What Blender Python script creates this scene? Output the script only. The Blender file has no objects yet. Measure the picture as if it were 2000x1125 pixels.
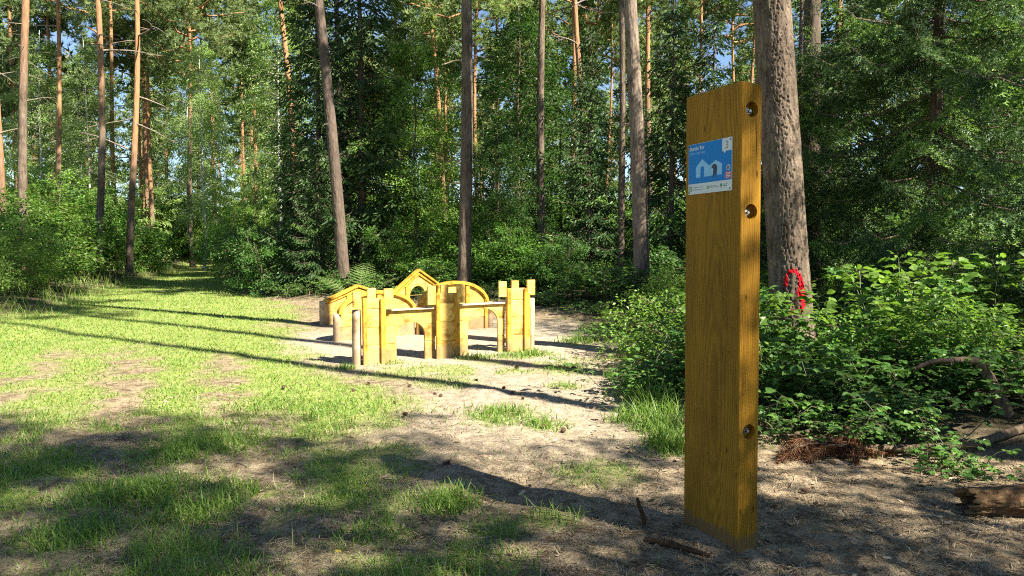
import bpy, bmesh, math, random
import numpy as np
from mathutils import Vector, Matrix, Euler

# ------------------------------------------------------------------ camera, sky, sun, exposure
SC = bpy.context.scene
C = SC.collection
R = math.radians
cam_d = bpy.data.cameras.new('camera')
cam = bpy.data.objects.new('camera', cam_d); C.objects.link(cam)
cam_d.sensor_width = 36.0; cam_d.lens = 26.19
cam_d.clip_start = 0.05; cam_d.clip_end = 600
cam.location = (0, 0, 1.5)
cam.rotation_euler = (R(90 - 3.64), 0, 0)
SC.camera = cam

SUN_TO = Vector((0.83, -0.56, 0)).normalized()
SUN_EL = R(45)
w = bpy.data.worlds.new('World'); SC.world = w; w.use_nodes = True
nt = w.node_tree
sky = nt.nodes.new('ShaderNodeTexSky'); sky.sky_type = 'NISHITA'; sky.sun_disc = False
sky.sun_elevation = SUN_EL; sky.sun_rotation = math.atan2(SUN_TO.x, SUN_TO.y)
sky.air_density = 1.0; sky.dust_density = 0.1; sky.ozone_density = 2.0; sky.altitude = 1500
bg = nt.nodes['Background']; bg.inputs[1].default_value = 0.05
nt.links.new(sky.outputs[0], bg.inputs[0])

sd_ = bpy.data.lights.new('sun', 'SUN'); sd_.energy = 5.0; sd_.angle = R(0.53); sd_.color = (1.0, 0.92, 0.78)
sun = bpy.data.objects.new('sun', sd_); C.objects.link(sun)
sv = Vector((SUN_TO.x * math.cos(SUN_EL), SUN_TO.y * math.cos(SUN_EL), math.sin(SUN_EL)))
sun.location = sv * 60; sun.rotation_euler = sv.to_track_quat('Z', 'Y').to_euler()

vs = SC.view_settings
vs.view_transform = 'Standard'; vs.look = 'None'; vs.gamma = 1.0; vs.use_curve_mapping = False
vs.exposure = 2.0
cy = SC.cycles
cy.max_bounces = 6; cy.diffuse_bounces = 3; cy.glossy_bounces = 2; cy.transmission_bounces = 4
cy.transparent_max_bounces = 4; cy.caustics_reflective = False; cy.caustics_refractive = False
cy.sample_clamp_indirect = 4.0
cy.pixel_filter_type = 'BLACKMAN_HARRIS'; cy.filter_width = 1.1
cy.use_denoising = False      # fine grain stays crisp

rng = np.random.default_rng(7)
random.seed(7)

# ------------------------------------------------------------------ helpers
def tag(o, label=None, cat=None, group=None, kind=None):
    if label: o['label'] = label
    if cat: o['category'] = cat
    if group: o['group'] = group
    if kind: o['kind'] = kind
    return o

def empty(name, loc=(0, 0, 0), rot=(0, 0, 0)):
    o = bpy.data.objects.new(name, None); C.objects.link(o)
    o.location = loc; o.rotation_euler = rot; o.empty_display_size = 0.2
    return o

def thing(name, label, cat, loc=(0, 0, 0), rot=(0, 0, 0), group=None, kind=None):
    return tag(empty(name, loc, rot), label, cat, group, kind)

def obj(name, me, parent=None, loc=(0, 0, 0), rot=(0, 0, 0), scale=(1, 1, 1)):
    o = bpy.data.objects.new(name, me); C.objects.link(o)
    o.parent = parent; o.location = loc; o.rotation_euler = rot; o.scale = scale
    return o

class Geo:
    """collects vertex / face arrays, builds one mesh"""
    def __init__(s):
        s.v = []; s.f = []; s.m = []; s.t = []; s.n = 0
    def add(s, v, f, mat=0, tone=0.5):
        v = np.asarray(v, float).reshape(-1, 3); f = np.asarray(f, np.int64)
        s.v.append(v); s.f.append(f + s.n); s.m.append(np.full(len(f), mat, np.int32))
        s.t.append(np.full(len(v), tone) if np.isscalar(tone) else np.asarray(tone, float)); s.n += len(v)
    def scatter(s, tv, tf, pos, X, Y, Z, mat=0, tone=None):
        pos = np.asarray(pos, float); N = len(pos)
        if N == 0: return
        tv = np.asarray(tv, float); tf = np.asarray(tf, np.int64); k = len(tv)
        V = pos[:, None, :] + tv[None, :, 0, None] * X[:, None, :] + tv[None, :, 1, None] * Y[:, None, :] + tv[None, :, 2, None] * Z[:, None, :]
        Fc = (tf[None] + (np.arange(N) * k)[:, None, None]).reshape(-1, tf.shape[1])
        if tone is None: tone = rng.random(N)
        s.add(V.reshape(-1, 3), Fc, mat, np.repeat(tone, k))
    def tube(s, pts, rad, n=6, mat=0, tone=0.5, cap=True):
        pts = np.asarray(pts, float); m = len(pts); rad = np.broadcast_to(np.asarray(rad, float), (m,))
        tan = np.gradient(pts, axis=0); tan /= np.linalg.norm(tan, axis=1)[:, None] + 1e-9
        up = np.array([0, 0, 1.0]) if abs(tan[0, 2]) < 0.9 else np.array([1.0, 0, 0])
        a = np.cross(tan, up); a /= np.linalg.norm(a, axis=1)[:, None] + 1e-9
        b = np.cross(tan, a)
        th = np.linspace(0, 2 * np.pi, n, endpoint=False)
        V = pts[:, None] + rad[:, None, None] * (np.cos(th)[None, :, None] * a[:, None] + np.sin(th)[None, :, None] * b[:, None])
        i = np.arange(m - 1)[:, None] * n; j = np.arange(n)[None]; j2 = (j + 1) % n
        q = np.stack([i + j, i + j2, i + n + j2, i + n + j], -1).reshape(-1, 4)
        tn = tone if np.isscalar(tone) else np.repeat(tone, n)
        s.add(V.reshape(-1, 3), q, mat, tn)
        if cap:
            base = s.n - m * n
            for st in (0, (m - 1) * n):
                idx = base + st + np.arange(n); t3 = np.stack([np.full(n - 2, idx[0]), idx[1:-1], idx[2:]], -1)
                s.f.append(t3); s.m.append(np.full(len(t3), mat, np.int32)); s.v.append(np.zeros((0, 3))); s.t.append(np.zeros(0))
    def mesh(s, name, mats, smooth=False):
        me = bpy.data.meshes.new(name)
        V = np.concatenate(s.v); T = np.concatenate(s.t)
        loops = np.concatenate([f.ravel() for f in s.f]); tot = np.concatenate([np.full(len(f), f.shape[1]) for f in s.f])
        st = np.concatenate([[0], np.cumsum(tot)[:-1]])
        me.vertices.add(len(V)); me.vertices.foreach_set('co', V.astype(np.float32).ravel())
        me.loops.add(len(loops)); me.loops.foreach_set('vertex_index', loops.astype(np.int32))
        me.polygons.add(len(tot)); me.polygons.foreach_set('loop_start', st.astype(np.int32))
        me.polygons.foreach_set('material_index', np.concatenate(s.m))
        me.polygons.foreach_set('use_smooth', np.full(len(tot), smooth))
        at = me.attributes.new('tone', 'FLOAT', 'POINT'); at.data.foreach_set('value', T.astype(np.float32))
        for m in (mats if isinstance(mats, (list, tuple)) else [mats]): me.materials.append(m)
        me.update(calc_edges=True); me.validate()
        return me

def norm(a): return a / (np.linalg.norm(a, axis=-1, keepdims=True) + 1e-9)

def frames(d, roll=None, nup=None):
    """X along d, Z near nup (default up) rolled"""
    d = norm(np.asarray(d, float)); N = len(d)
    up = np.tile([0, 0, 1.0], (N, 1)) if nup is None else np.asarray(nup, float)
    up = up + rng.normal(0, 0.02, (N, 3))
    Y = norm(np.cross(up, d)); Z = np.cross(d, Y)
    if roll is not None:
        c, s_ = np.cos(roll)[:, None], np.sin(roll)[:, None]
        Y, Z = Y * c + Z * s_, Z * c - Y * s_
    return d, Y, Z

def _h(ix, iy, seed):
    h = (ix.astype(np.int64) * 374761393 + iy.astype(np.int64) * 668265263 + seed * 144269) & 0xffffffff
    h = ((h ^ (h >> 13)) * 1274126177) & 0xffffffff
    h = ((h ^ (h >> 16)) * 2246822519) & 0xffffffff
    return ((h ^ (h >> 15)) & 0xffffff) / float(0xffffff)

def vnoise(x, y, seed=0):
    x = np.asarray(x, float); y = np.asarray(y, float)
    ix = np.floor(x); iy = np.floor(y); fx = x - ix; fy = y - iy
    fx = fx * fx * (3 - 2 * fx); fy = fy * fy * (3 - 2 * fy)
    a = _h(ix, iy, seed); b = _h(ix + 1, iy, seed); c = _h(ix, iy + 1, seed); d = _h(ix + 1, iy + 1, seed)
    return (a * (1 - fx) + b * fx) * (1 - fy) + (c * (1 - fx) + d * fx) * fy

def fbm(x, y, seed=0, o=3):
    s_ = 0; a = 0.5; t = 0
    for i in range(o):
        s_ = s_ + a * vnoise(x * 2 ** i, y * 2 ** i, seed + i * 17); t += a; a *= 0.5
    return s_ / t

def sst(a, b, x):
    t = np.clip((x - a) / (b - a), 0, 1); return t * t * (3 - 2 * t)

# ------------------------------------------------------------------ materials
def newmat(name):
    m = bpy.data.materials.new(name); m.use_nodes = True
    n = m.node_tree.nodes; return m, n, m.node_tree.links, n['Principled BSDF']

def mixcol(n, l, fac, a, b, blend='MIX'):
    x = n.new('ShaderNodeMix'); x.data_type = 'RGBA'; x.blend_type = blend
    for sock, v in ((x.inputs[0], fac), (x.inputs[6], a), (x.inputs[7], b)):
        if hasattr(v, 'links') or isinstance(v, bpy.types.NodeSocket): l.new(v, sock)
        elif isinstance(v, (int, float)): sock.default_value = v
        else: sock.default_value = (*v, 1)
    return x.outputs[2]

def noise(n, l, vec, scale, detail=3, rough=0.55, dist=0.0):
    x = n.new('ShaderNodeTexNoise'); x.inputs['Scale'].default_value = scale; x.inputs['Detail'].default_value = detail
    x.inputs['Roughness'].default_value = rough; x.inputs['Distortion'].default_value = dist
    if vec is not None: l.new(vec, x.inputs['Vector'])
    return x.outputs['Fac']

def ramp(n, l, fac, stops):
    x = n.new('ShaderNodeValToRGB'); e = x.color_ramp.elements
    while len(e) < len(stops): e.new(0.5)
    for i, (p, c) in enumerate(stops):
        e[i].position = p; e[i].color = (*c, 1) if len(c) == 3 else c
    l.new(fac, x.inputs[0]); return x.outputs[0]

def mapping(n, l, vec, scale, rot=(0, 0, 0), loc=(0, 0, 0)):
    x = n.new('ShaderNodeMapping'); x.inputs['Scale'].default_value = scale
    x.inputs['Rotation'].default_value = rot; x.inputs['Location'].default_value = loc
    l.new(vec, x.inputs['Vector']); return x.outputs[0]

def bump(n, l, bs, h, strength=0.4, dist=0.01):
    x = n.new('ShaderNodeBump'); x.inputs['Strength'].default_value = strength; x.inputs['Distance'].default_value = dist
    l.new(h, x.inputs['Height']); l.new(x.outputs[0], bs.inputs['Normal'])

def attr(n, name):
    x = n.new('ShaderNodeAttribute'); x.attribute_name = name; return x.outputs['Fac']

def leaf_mat(name, c1, c2, trans=0.4, rough=0.42, tcol=1.25, spec=0.35, rnd=0.25):
    m, n, l, b = newmat(name)
    col = mixcol(n, l, attr(n, 'tone'), c1, c2)
    oi = n.new('ShaderNodeObjectInfo')
    hs = n.new('ShaderNodeHueSaturation'); hs.inputs['Saturation'].default_value = 1.0
    mr = n.new('ShaderNodeMapRange'); mr.inputs[3].default_value = 1 - rnd; mr.inputs[4].default_value = 1 + rnd
    l.new(oi.outputs['Random'], mr.inputs[0]); l.new(mr.outputs[0], hs.inputs['Value']); l.new(col, hs.inputs['Color'])
    l.new(hs.outputs[0], b.inputs['Base Color'])
    b.inputs['Roughness'].default_value = rough; b.inputs['Specular IOR Level'].default_value = spec
    t = n.new('ShaderNodeBsdfTranslucent')
    tc = mixcol(n, l, 1.0, hs.outputs[0], (tcol * 1.1, tcol * 1.15, tcol * 0.55), 'MULTIPLY'); l.new(tc, t.inputs['Color'])
    mx = n.new('ShaderNodeMixShader'); mx.inputs[0].default_value = trans
    l.new(b.outputs[0], mx.inputs[1]); l.new(t.outputs[0], mx.inputs[2])
    l.new(mx.outputs[0], n['Material Output'].inputs['Surface'])
    return m

def plain(name, col, rough=0.6, metal=0.0, spec=0.4, var=0.0, scale=20):
    m, n, l, b = newmat(name)
    if var:
        tc = n.new('ShaderNodeTexCoord')
        f = noise(n, l, tc.outputs['Object'], scale, 4)
        l.new(ramp(n, l, f, [(0.3, tuple(c * (1 - var) for c in col)), (0.7, tuple(min(1, c * (1 + var)) for c in col))]), b.inputs['Base Color'])
    else: b.inputs['Base Color'].default_value = (*col, 1)
    b.inputs['Roughness'].default_value = rough; b.inputs['Metallic'].default_value = metal; b.inputs['Specular IOR Level'].default_value = spec
    return m

def bark_mat(name, lo1, lo2, hi, sc=1.0, bstr=0.7):
    """tone attribute 0 = grey-brown plated lower bark, 1 = thin orange upper bark"""
    m, n, l, b = newmat(name)
    tc = n.new('ShaderNodeTexCoord')
    mp = mapping(n, l, tc.outputs['Object'], (1, 1, 0.2))
    f1 = noise(n, l, mp, 22 * sc, 5, 0.65, 0.4)
    vo = n.new('ShaderNodeTexVoronoi'); vo.feature = 'F1'; vo.inputs['Scale'].default_value = 17 * sc; l.new(mp, vo.inputs['Vector'])
    f3 = noise(n, l, tc.outputs['Object'], 2.2, 3)
    low = ramp(n, l, f1, [(0.36, lo1), (0.62, lo2)])
    low = mixcol(n, l, 0.45, low, ramp(n, l, f3, [(0.35, lo1), (0.65, lo2)]))
    hi_c = ramp(n, l, f1, [(0.3, tuple(c * 0.6 for c in hi)), (0.7, hi)])
    col = mixcol(n, l, attr(n, 'tone'), low, hi_c)
    l.new(col, b.inputs['Base Color']); b.inputs['Roughness'].default_value = 0.9; b.inputs['Specular IOR Level'].default_value = 0.15
    ad = n.new('ShaderNodeMath'); ad.operation = 'ADD'; l.new(f1, ad.inputs[0]); l.new(vo.outputs['Distance'], ad.inputs[1])
    bump(n, l, b, ad.outputs[0], bstr, 0.02)
    return m

M = {}
M['bark'] = bark_mat('pine_bark', (0.042, 0.029, 0.02), (0.195, 0.152, 0.112), (0.39, 0.21, 0.105))
M['bark_dark'] = bark_mat('dark_bark', (0.055, 0.042, 0.034), (0.14, 0.105, 0.08), (0.20, 0.12, 0.07))
M['bark_pale'] = bark_mat('pale_pine_bark', (0.055, 0.04, 0.03), (0.28, 0.22, 0.168), (0.46, 0.25, 0.12))
M['birch'] = bark_mat('birch_bark', (0.25, 0.24, 0.22), (0.62, 0.60, 0.56), (0.6, 0.58, 0.54), 0.6, 0.2)
M['twig'] = plain('twig_bark', (0.11, 0.08, 0.055), 0.9, var=0.35, scale=30)
M['twig_grey'] = plain('dead_twig', (0.19, 0.155, 0.12), 0.9, var=0.35, scale=25)
M['cane'] = plain('green_cane', (0.085, 0.085, 0.04), 0.6, var=0.3)
M['spruce'] = leaf_mat('spruce_needle', (0.03, 0.068, 0.024), (0.085, 0.145, 0.045), 0.16, 0.45, 1.1, 0.25, 0.2)
M['spruce_new_lit'] = leaf_mat('spruce_new_and_lit', (0.11, 0.21, 0.04), (0.19, 0.31, 0.07), 0.3, 0.45, 1.1, 0.25, 0.15)  # young shoots, and boughs coloured pale to look sunlit
M['pine'] = leaf_mat('pine_needle', (0.12, 0.18, 0.075), (0.26, 0.33, 0.14), 0.42, 0.5, 1.1, 0.3, 0.15)
M['leaf'] = leaf_mat('broad_leaf', (0.055, 0.135, 0.024), (0.12, 0.235, 0.04), 0.42, 0.42, 1.25, .3)
M['leaf_dark'] = leaf_mat('dark_leaf', (0.03, 0.082, 0.02), (0.075, 0.155, 0.032), 0.38, 0.42, 1.25, .3)
M['leaf_light'] = leaf_mat('light_leaf', (0.10, 0.19, 0.032), (0.19, 0.31, 0.06), 0.45, 0.42)  # light leaf colour, partly standing in for sun on trees and shrubs
M['leaf_birch'] = leaf_mat('birch_leaf', (0.14, 0.22, 0.07), (0.26, 0.36, 0.12), 0.45, 0.4)
M['bramble'] = leaf_mat('bramble_leaf', (0.045, 0.115, 0.026), (0.12, 0.235, 0.05), 0.36, 0.42, 1.2, 0.28, 0.4)
M['grass'] = leaf_mat('grass_blade', (0.10, 0.195, 0.03), (0.26, 0.365, 0.085), 0.4, 0.45, 1.2, 0.35, 0.0)
M['dry'] = leaf_mat('dry_blade', (0.30, 0.24, 0.13), (0.50, 0.42, 0.26), 0.25, 0.7, 0.9, 0.2, 0.0)
M['litter'] = leaf_mat('needle_litter', (0.045, 0.028, 0.016), (0.46, 0.36, 0.24), 0.05, 0.8, 0.8, 0.15, 0.0)
M['brown_needle'] = leaf_mat('brown_needle', (0.05, 0.022, 0.012), (0.19, 0.09, 0.042), 0.12, 0.7, 0.9, 0.2, 0.0)

# ------------------------------------------------------------------ the lie of the land
VEG_R = [(3.3, 4.5), (2.5, 5.5), (1.8, 5.55), (1.25, 5.6), (1.15, 7.0), (1.5, 9.5), (1.65, 11.5), (1.0, 15.2), (0.4, 17.2), (-2, 17.6), (-5.4, 18.0), (-7.2, 21), (-9.6, 25.5),
         (-12.3, 31), (-15.7, 40), (-23.2, 60), (-40, 100), (-40, 150), (130, 150), (130, -40), (7, -40), (4.6, 1), (4.0, 3.2)]
VEG_L = [(-9.2, -40), (-9.0, 5), (-9.3, 13), (-9.9, 16.8), (-11.2, 20), (-12.5, 24), (-13.6, 28), (-14.6, 31.5), (-17.9, 40), (-24.8, 60), (-44, 100), (-44, 150), (-130, 150), (-130, -40)]

def poly_sd(poly, x, y):
    """signed distance, positive inside"""
    x = np.asarray(x, float); y = np.asarray(y, float)
    ins = np.zeros(x.shape, bool); d = np.full(x.shape, 1e9); p = np.array(poly)
    for (x0, y0), (x1, y1) in zip(p, np.roll(p, -1, 0)):
        ex, ey = x1 - x0, y1 - y0
        t = np.clip(((x - x0) * ex + (y - y0) * ey) / (ex * ex + ey * ey), 0, 1)
        d = np.minimum(d, np.hypot(x - x0 - t * ex, y - y0 - t * ey))
        if y0 != y1:
            cnd = ((y0 > y) != (y1 > y)) & (x < (x1 - x0) * (y - y0) / (y1 - y0) + x0); ins ^= cnd
    return np.where(ins, d, -d)

def veg_sd(x, y):
    return np.maximum(poly_sd(VEG_R, x, y), poly_sd(VEG_L, x, y))

def height(x, y):
    x = np.asarray(x, float); y = np.asarray(y, float)
    s_ = veg_sd(x, y)
    h = 0.26 * sst(-0.15, 1.6, s_ + 0.5 * (fbm(x * 1.3, y * 1.3, 5) - 0.5))
    r = np.hypot(x, y)
    h = h + 0.07 * (fbm(x * 0.7 + 9, y * 0.7, 11) - 0.5) + 0.03 * (fbm(x * 3, y * 3, 3) - 0.5) + 0.0
    # play walls stand on level sand, the big post on level soil
    k = sst(2.6, 1.6, np.hypot((x + 1.2), (y - 11.5) * 0.6)); k = np.maximum(k, sst(0.9, 0.4, np.hypot(x - 1.03, y - 3.68)))
    return h * (1 - 0.85 * k) + 0.012 * np.exp(-(np.hypot(x - 1.03, y - 3.68) / 0.3) ** 2) * (0.6 + 0.8 * fbm(x * 9, y * 9, 6))

def hz(x, y): return float(height(np.array([x]), np.array([y]))[0])

def bx(y):   # right-hand limit of the grass
    return np.interp(y, [0, 2, 3.5, 5, 6, 7, 8, 9, 11, 13, 16, 20, 30, 45, 60], [-0.5, -0.6, -0.7, -1.2, -1.1, -1.1, -1.9, -2.6, -3.3, -4.0, -4.8, -6.6, -10.8, -17, -23])

WORN = [(-3.9, 7.6, 1.9, .28), (-2.7, 6.9, 1.4, .22), (-4.0, 5.6, 1.2, .3), (-1.7, 5.0, .8, .3), (-5.6, 8.9, 1.2, .25), (-4.45, 8.35, 1.5, 0.33), (-3.35, 8.7, 0.9, 0.2), (-4.9, 6.9, 0.9, 0.35), (-2.9, 7.2, 0.8, 0.3), (-3.1, 6.1, 0.6, 0.3), (-3.4, 5.6, 0.5, 0.25), (-2.0, 6.0, 0.5, 0.25), (-6.2, 7.3, 0.8, 0.3), (-2.5, 4.7, 0.4, 0.3)]
TUFTS = [(-0.38, 4.16, .20, .17, 260), (-2.13, 4.33, .26, .17, 330), (-2.21, 5.45, .42, .15, 420), (-2.36, 5.12, .3, .15, 260), (-0.09, 6.26, .34, .14, 300), (0.25, 5.95, .2, .13, 120), (1.18, 5.83, .22, .33, 260),
         (1.14, 5.25, .16, .30, 230), (0.22, 3.89, .16, .12, 45), (-0.08, 3.75, .2, .12, 50), (-2.22, 3.72, .3, .15, 320), (-3.21, 4.88, .4, .13, 360), (-0.19, 3.33, .3, .12, 110), (1.35, 7.33, .3, .3, 260),
         (-0.69, 3.75, .22, .11, 80), (-2.17, 6.65, .5, .12, 330), (-1.62, 6.45, .4, .11, 200), (0.27, 9.75, .3, .14, 200), (-1.47, 9.05, .2, .1, 60), (-1.95, 8.7, .12, .12, 90), (-2.4, 4.29, .3, .14, 240), (-1.76, 4.04, .25, .17, 260), (-1.69, 4.38, .2, .13, 140),
         (0.0, 9.55, .3, .13, 170), (-0.5, 9.45, .25, .12, 120), (1.45, 12.4, .3, .25, 180), (1.0, 11.0, .35, .18, 200), (-1.0, 4.5, .2, .08, 40), (-0.9, 5.2, .3, .08, 40), (0.55, 4.7, .3, .07, 35), (1.25, 6.5, .2, .38, 170), (0.95, 6.1, .15, .25, 90),
         (-3.0, 3.6, .3, .15, 240), (-1.4, 3.2, .35, .13, 150), (-0.45, 2.9, .3, .12, 90), (-2.0, 2.9, .4, .14, 200), (1.2, 8.2, .22, .2, 120), (0.55, 7.6, .2, .1, 60), (-0.7, 7.8, .4, .08, 110), (0.6, 8.6, .35, .1, 120), (1.3, 4.9, .1, .2, 70)]

def masks(x, y):
    n1 = fbm(x * 0.9, y * 0.9, 21, 4); n2 = fbm(x * 3.1, y * 3.1, 33, 3)
    vs_ = veg_sd(x, y)
    g = sst(-0.45, 0.55, bx(y) - x + 1.5 * (n1 - 0.5) + 0.9 * (n2 - 0.5))
    # nearer than 6 m the grass breaks up into patches
    patch = sst(0.47, 0.58, n1 * 0.5 + n2 * 0.5)
    near = sst(7.2, 4.6, y)
    g = g * (1 - near * (1 - patch) * 0.9)
    strip = sst(0.75, 0.2, np.abs(y - (8.75 + 0.35 * (x + .3)))) * sst(-2.0, -1.2, x) * sst(1.9, 1.0, x) * sst(.38, .6, n2)
    g = np.maximum(g, 0.7 * strip)
    for (cx, cy_, ln, wd) in WORN:
        dx, dy = x - cx, y - cy_; a = dx * -0.40 + dy * 0.916; b = dx * 0.916 + dy * 0.40
        g = g * (1 - 0.9 * sst(1.5, 0.2, np.sqrt((a / (1.3 * ln)) ** 2 + (b / wd) ** 2) + 2.2 * (n2 - 0.5)))
    for (cx, cy_, r_, _, _) in TUFTS:
        g = np.maximum(g, 0.5 * sst(r_ * 1.3, r_ * 0.4, np.hypot(x - cx, y - cy_)))
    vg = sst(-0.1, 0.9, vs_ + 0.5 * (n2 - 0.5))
    sand = sst(0.9, 0.5, np.hypot((x + 1.0) / 3.6, (y - 11.4) / 4.2) + 0.3 * (n1 - 0.5))
    sand = np.maximum(sand, 0.75 * sst(1.3, 0.3, np.abs(x - 0.2) / 1.4) * sst(4.0, 6.5, y) * sst(13, 10, y))
    return g * (1 - vg), sand * (1 - vg), vg

# ------------------------------------------------------------------ ground
def ground_material():
    m, n, l, b = newmat('forest_ground')
    tc = n.new('ShaderNodeTexCoord'); P = tc.outputs['Object']
    big = noise(n, l, P, 1.7, 4); mid = noise(n, l, P, 9, 5, 0.65); fine = noise(n, l, P, 60, 5, 0.7); grit = noise(n, l, P, 260, 3, 0.7)
    sand = ramp(n, l, fine, [(0.32, (0.15, 0.12, 0.08)), (0.5, (0.34, 0.295, 0.225)), (0.7, (0.48, 0.43, 0.34))])
    sand = mixcol(n, l, 0.35, sand, ramp(n, l, mid, [(0.38, (0.19, 0.155, 0.105)), (0.62, (0.46, 0.40, 0.31))]))
    soil = ramp(n, l, fine, [(0.34, (0.04, 0.026, 0.015)), (0.48, (0.155, 0.115, 0.07)), (0.64, (0.40, 0.325, 0.22))])
    soil = mixcol(n, l, 0.5, soil, ramp(n, l, mid, [(0.4, (0.06, 0.04, 0.024)), (0.58, (0.36, 0.29, 0.195))]))
    gr = ramp(n, l, fine, [(0.3, (0.12, 0.14, 0.04)), (0.55, (0.22, 0.28, 0.07)), (0.75, (0.34, 0.36, 0.13))])
    gr = mixcol(n, l, 0.35, gr, ramp(n, l, mid, [(0.35, (0.15, 0.18, 0.05)), (0.65, (0.32, 0.35, 0.11))]))
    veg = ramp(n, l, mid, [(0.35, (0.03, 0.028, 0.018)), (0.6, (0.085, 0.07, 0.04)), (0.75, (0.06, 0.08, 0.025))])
    col = mixcol(n, l, attr(n, 'sand'), soil, sand)
    col = mixcol(n, l, attr(n, 'green'), col, gr)
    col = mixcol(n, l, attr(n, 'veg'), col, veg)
    sp = ramp(n, l, grit, [(0.30, (0.55, 0.5, 0.45)), (0.45, (1, 1, 1)), (0.72, (1.12, 1.1, 1.06))])
    col = mixcol(n, l, 1.0, col, sp, 'MULTIPLY')
    l.new(col, b.inputs['Base Color']); b.inputs['Roughness'].default_value = 0.95; b.inputs['Specular IOR Level'].default_value = 0.1
    ad = n.new('ShaderNodeMath'); ad.operation = 'MULTIPLY_ADD'; l.new(mid, ad.inputs[0]); ad.inputs[1].default_value = 2.0; l.new(fine, ad.inputs[2])
    bump(n, l, b, ad.outputs[0], 0.8, 0.02)
    return m
M['ground'] = ground_material()

def build_ground():
    u = np.linspace(-1, 1, 380)
    gx = np.sinh(u * 6) / np.sinh(6) * 170 - 0.6
    v = np.linspace(0, 1, 400)
    gy = 1.4 + np.sinh(v * 5.6) / np.sinh(5.6) * 180
    gy = np.concatenate([[-60, -40, -25, -15, -9, -5, -2.5, -1, 0, 0.7], gy])
    X, Y = np.meshgrid(gx, gy, indexing='xy')
    Z = height(X, Y)
    # sandy clods and scuffs close to the camera
    nr = sst(14, 6, np.hypot(X, Y))
    Z = Z + nr * (0.045 * (fbm(X * 3.5, Y * 3.5, 71, 3) - 0.5) + 0.03 * (fbm(X * 11, Y * 11, 72, 3) - 0.5))
    g, s_, vg = masks(X, Y)
    ny, nx = X.shape
    V = np.stack([X, Y, Z], -1).reshape(-1, 3)
    i = (np.arange(ny - 1)[:, None] * nx + np.arange(nx - 1)[None]).ravel()
    Q = np.stack([i, i + 1, i + nx + 1, i + nx], -1)
    cx = V[Q].mean(1)
    sdv = veg_sd(cx[:, 0], cx[:, 1])
    is_path = (sdv < 0) & (cx[:, 0] < bx(cx[:, 1]) + 0.15) & (cx[:, 1] > -3)
    for name, sel in (('ground', ~is_path), ('path', is_path)):
        q = Q[sel]; used, inv = np.unique(q, return_inverse=True)
        G = Geo(); G.add(V[used], inv.reshape(-1, 4))
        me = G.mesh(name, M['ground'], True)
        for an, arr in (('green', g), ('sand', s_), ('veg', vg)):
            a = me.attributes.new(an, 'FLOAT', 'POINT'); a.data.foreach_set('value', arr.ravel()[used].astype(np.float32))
        tag(obj(name, me), kind='structure')
build_ground()

# ------------------------------------------------------------------ foliage templates
LEAF2 = (np.array([(0, 0, 0), (0.45, 0.30, 0.07), (1, 0, -0.04), (0.45, -0.30, 0.07)]), np.array([(0, 2, 1), (0, 3, 2)]))
LEAF6 = (np.array([(0, 0, 0), (0.28, 0.27, 0.05), (0.62, 0.24, 0.03), (1.0, 0, -0.12), (0.62, -0.24, 0.03), (0.28, -0.27, 0.05), (0.5, 0, -0.01)]),
         np.array([(0, 6, 1), (1, 6, 2), (2, 6, 3), (3, 6, 4), (4, 6, 5), (5, 6, 0)]))
def shoot_template(nn, seed):
    r = np.random.default_rng(seed); v = []; f = []
    v += [(0, 0.012, 0), (0, -0.012, 0), (1.0, 0, 0)]; f.append((0, 1, 2))
    for i in range(nn):
        x = 0.04 + 0.86 * i / nn; s_ = 1 if i % 2 else -1
        a = (r.random() - 0.5) * 1.6; ln = 0.26 * (1 - 0.35 * x) * (0.8 + 0.4 * r.random())
        k = len(v); wd = 0.12
        v += [(x - wd * .4, 0, 0), (x + wd, 0, 0), (x + 0.16, s_ * ln * math.cos(a), ln * math.sin(a))]; f.append((k, k + 1, k + 2))
    return np.array(v), np.array(f)
SHOOT_N = shoot_template(6, 3)
SHOOT_F = (np.array([(0, 0, 0), (0.5, 0.13, 0.03), (1, 0, 0), (0.5, -0.13, 0.03), (0.45, 0, 0.14), (0.45, 0, -0.12)]), np.array([(0, 2, 1), (0, 3, 2), (0, 4, 2), (0, 2, 5)]))
def tuft_template(nn, seed, wd):
    r = np.random.default_rng(seed); v = []; f = []
    for i in range(nn):
        d = r.normal(0, 1, 3); d[0] = abs(d[0]) + 0.5; d /= np.linalg.norm(d)
        p = np.cross(d, r.normal(0, 1, 3)); p = p / np.linalg.norm(p) * wd; k = len(v)
        v += [tuple(p * .5), tuple(-p * .5), tuple(d * (0.75 + 0.4 * r.random()))]; f.append((k, k + 1, k + 2))
    return np.array(v), np.array(f)
TUFT = tuft_template(13, 5, 0.14)
TUFT_F = tuft_template(8, 6, 0.24)

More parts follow.
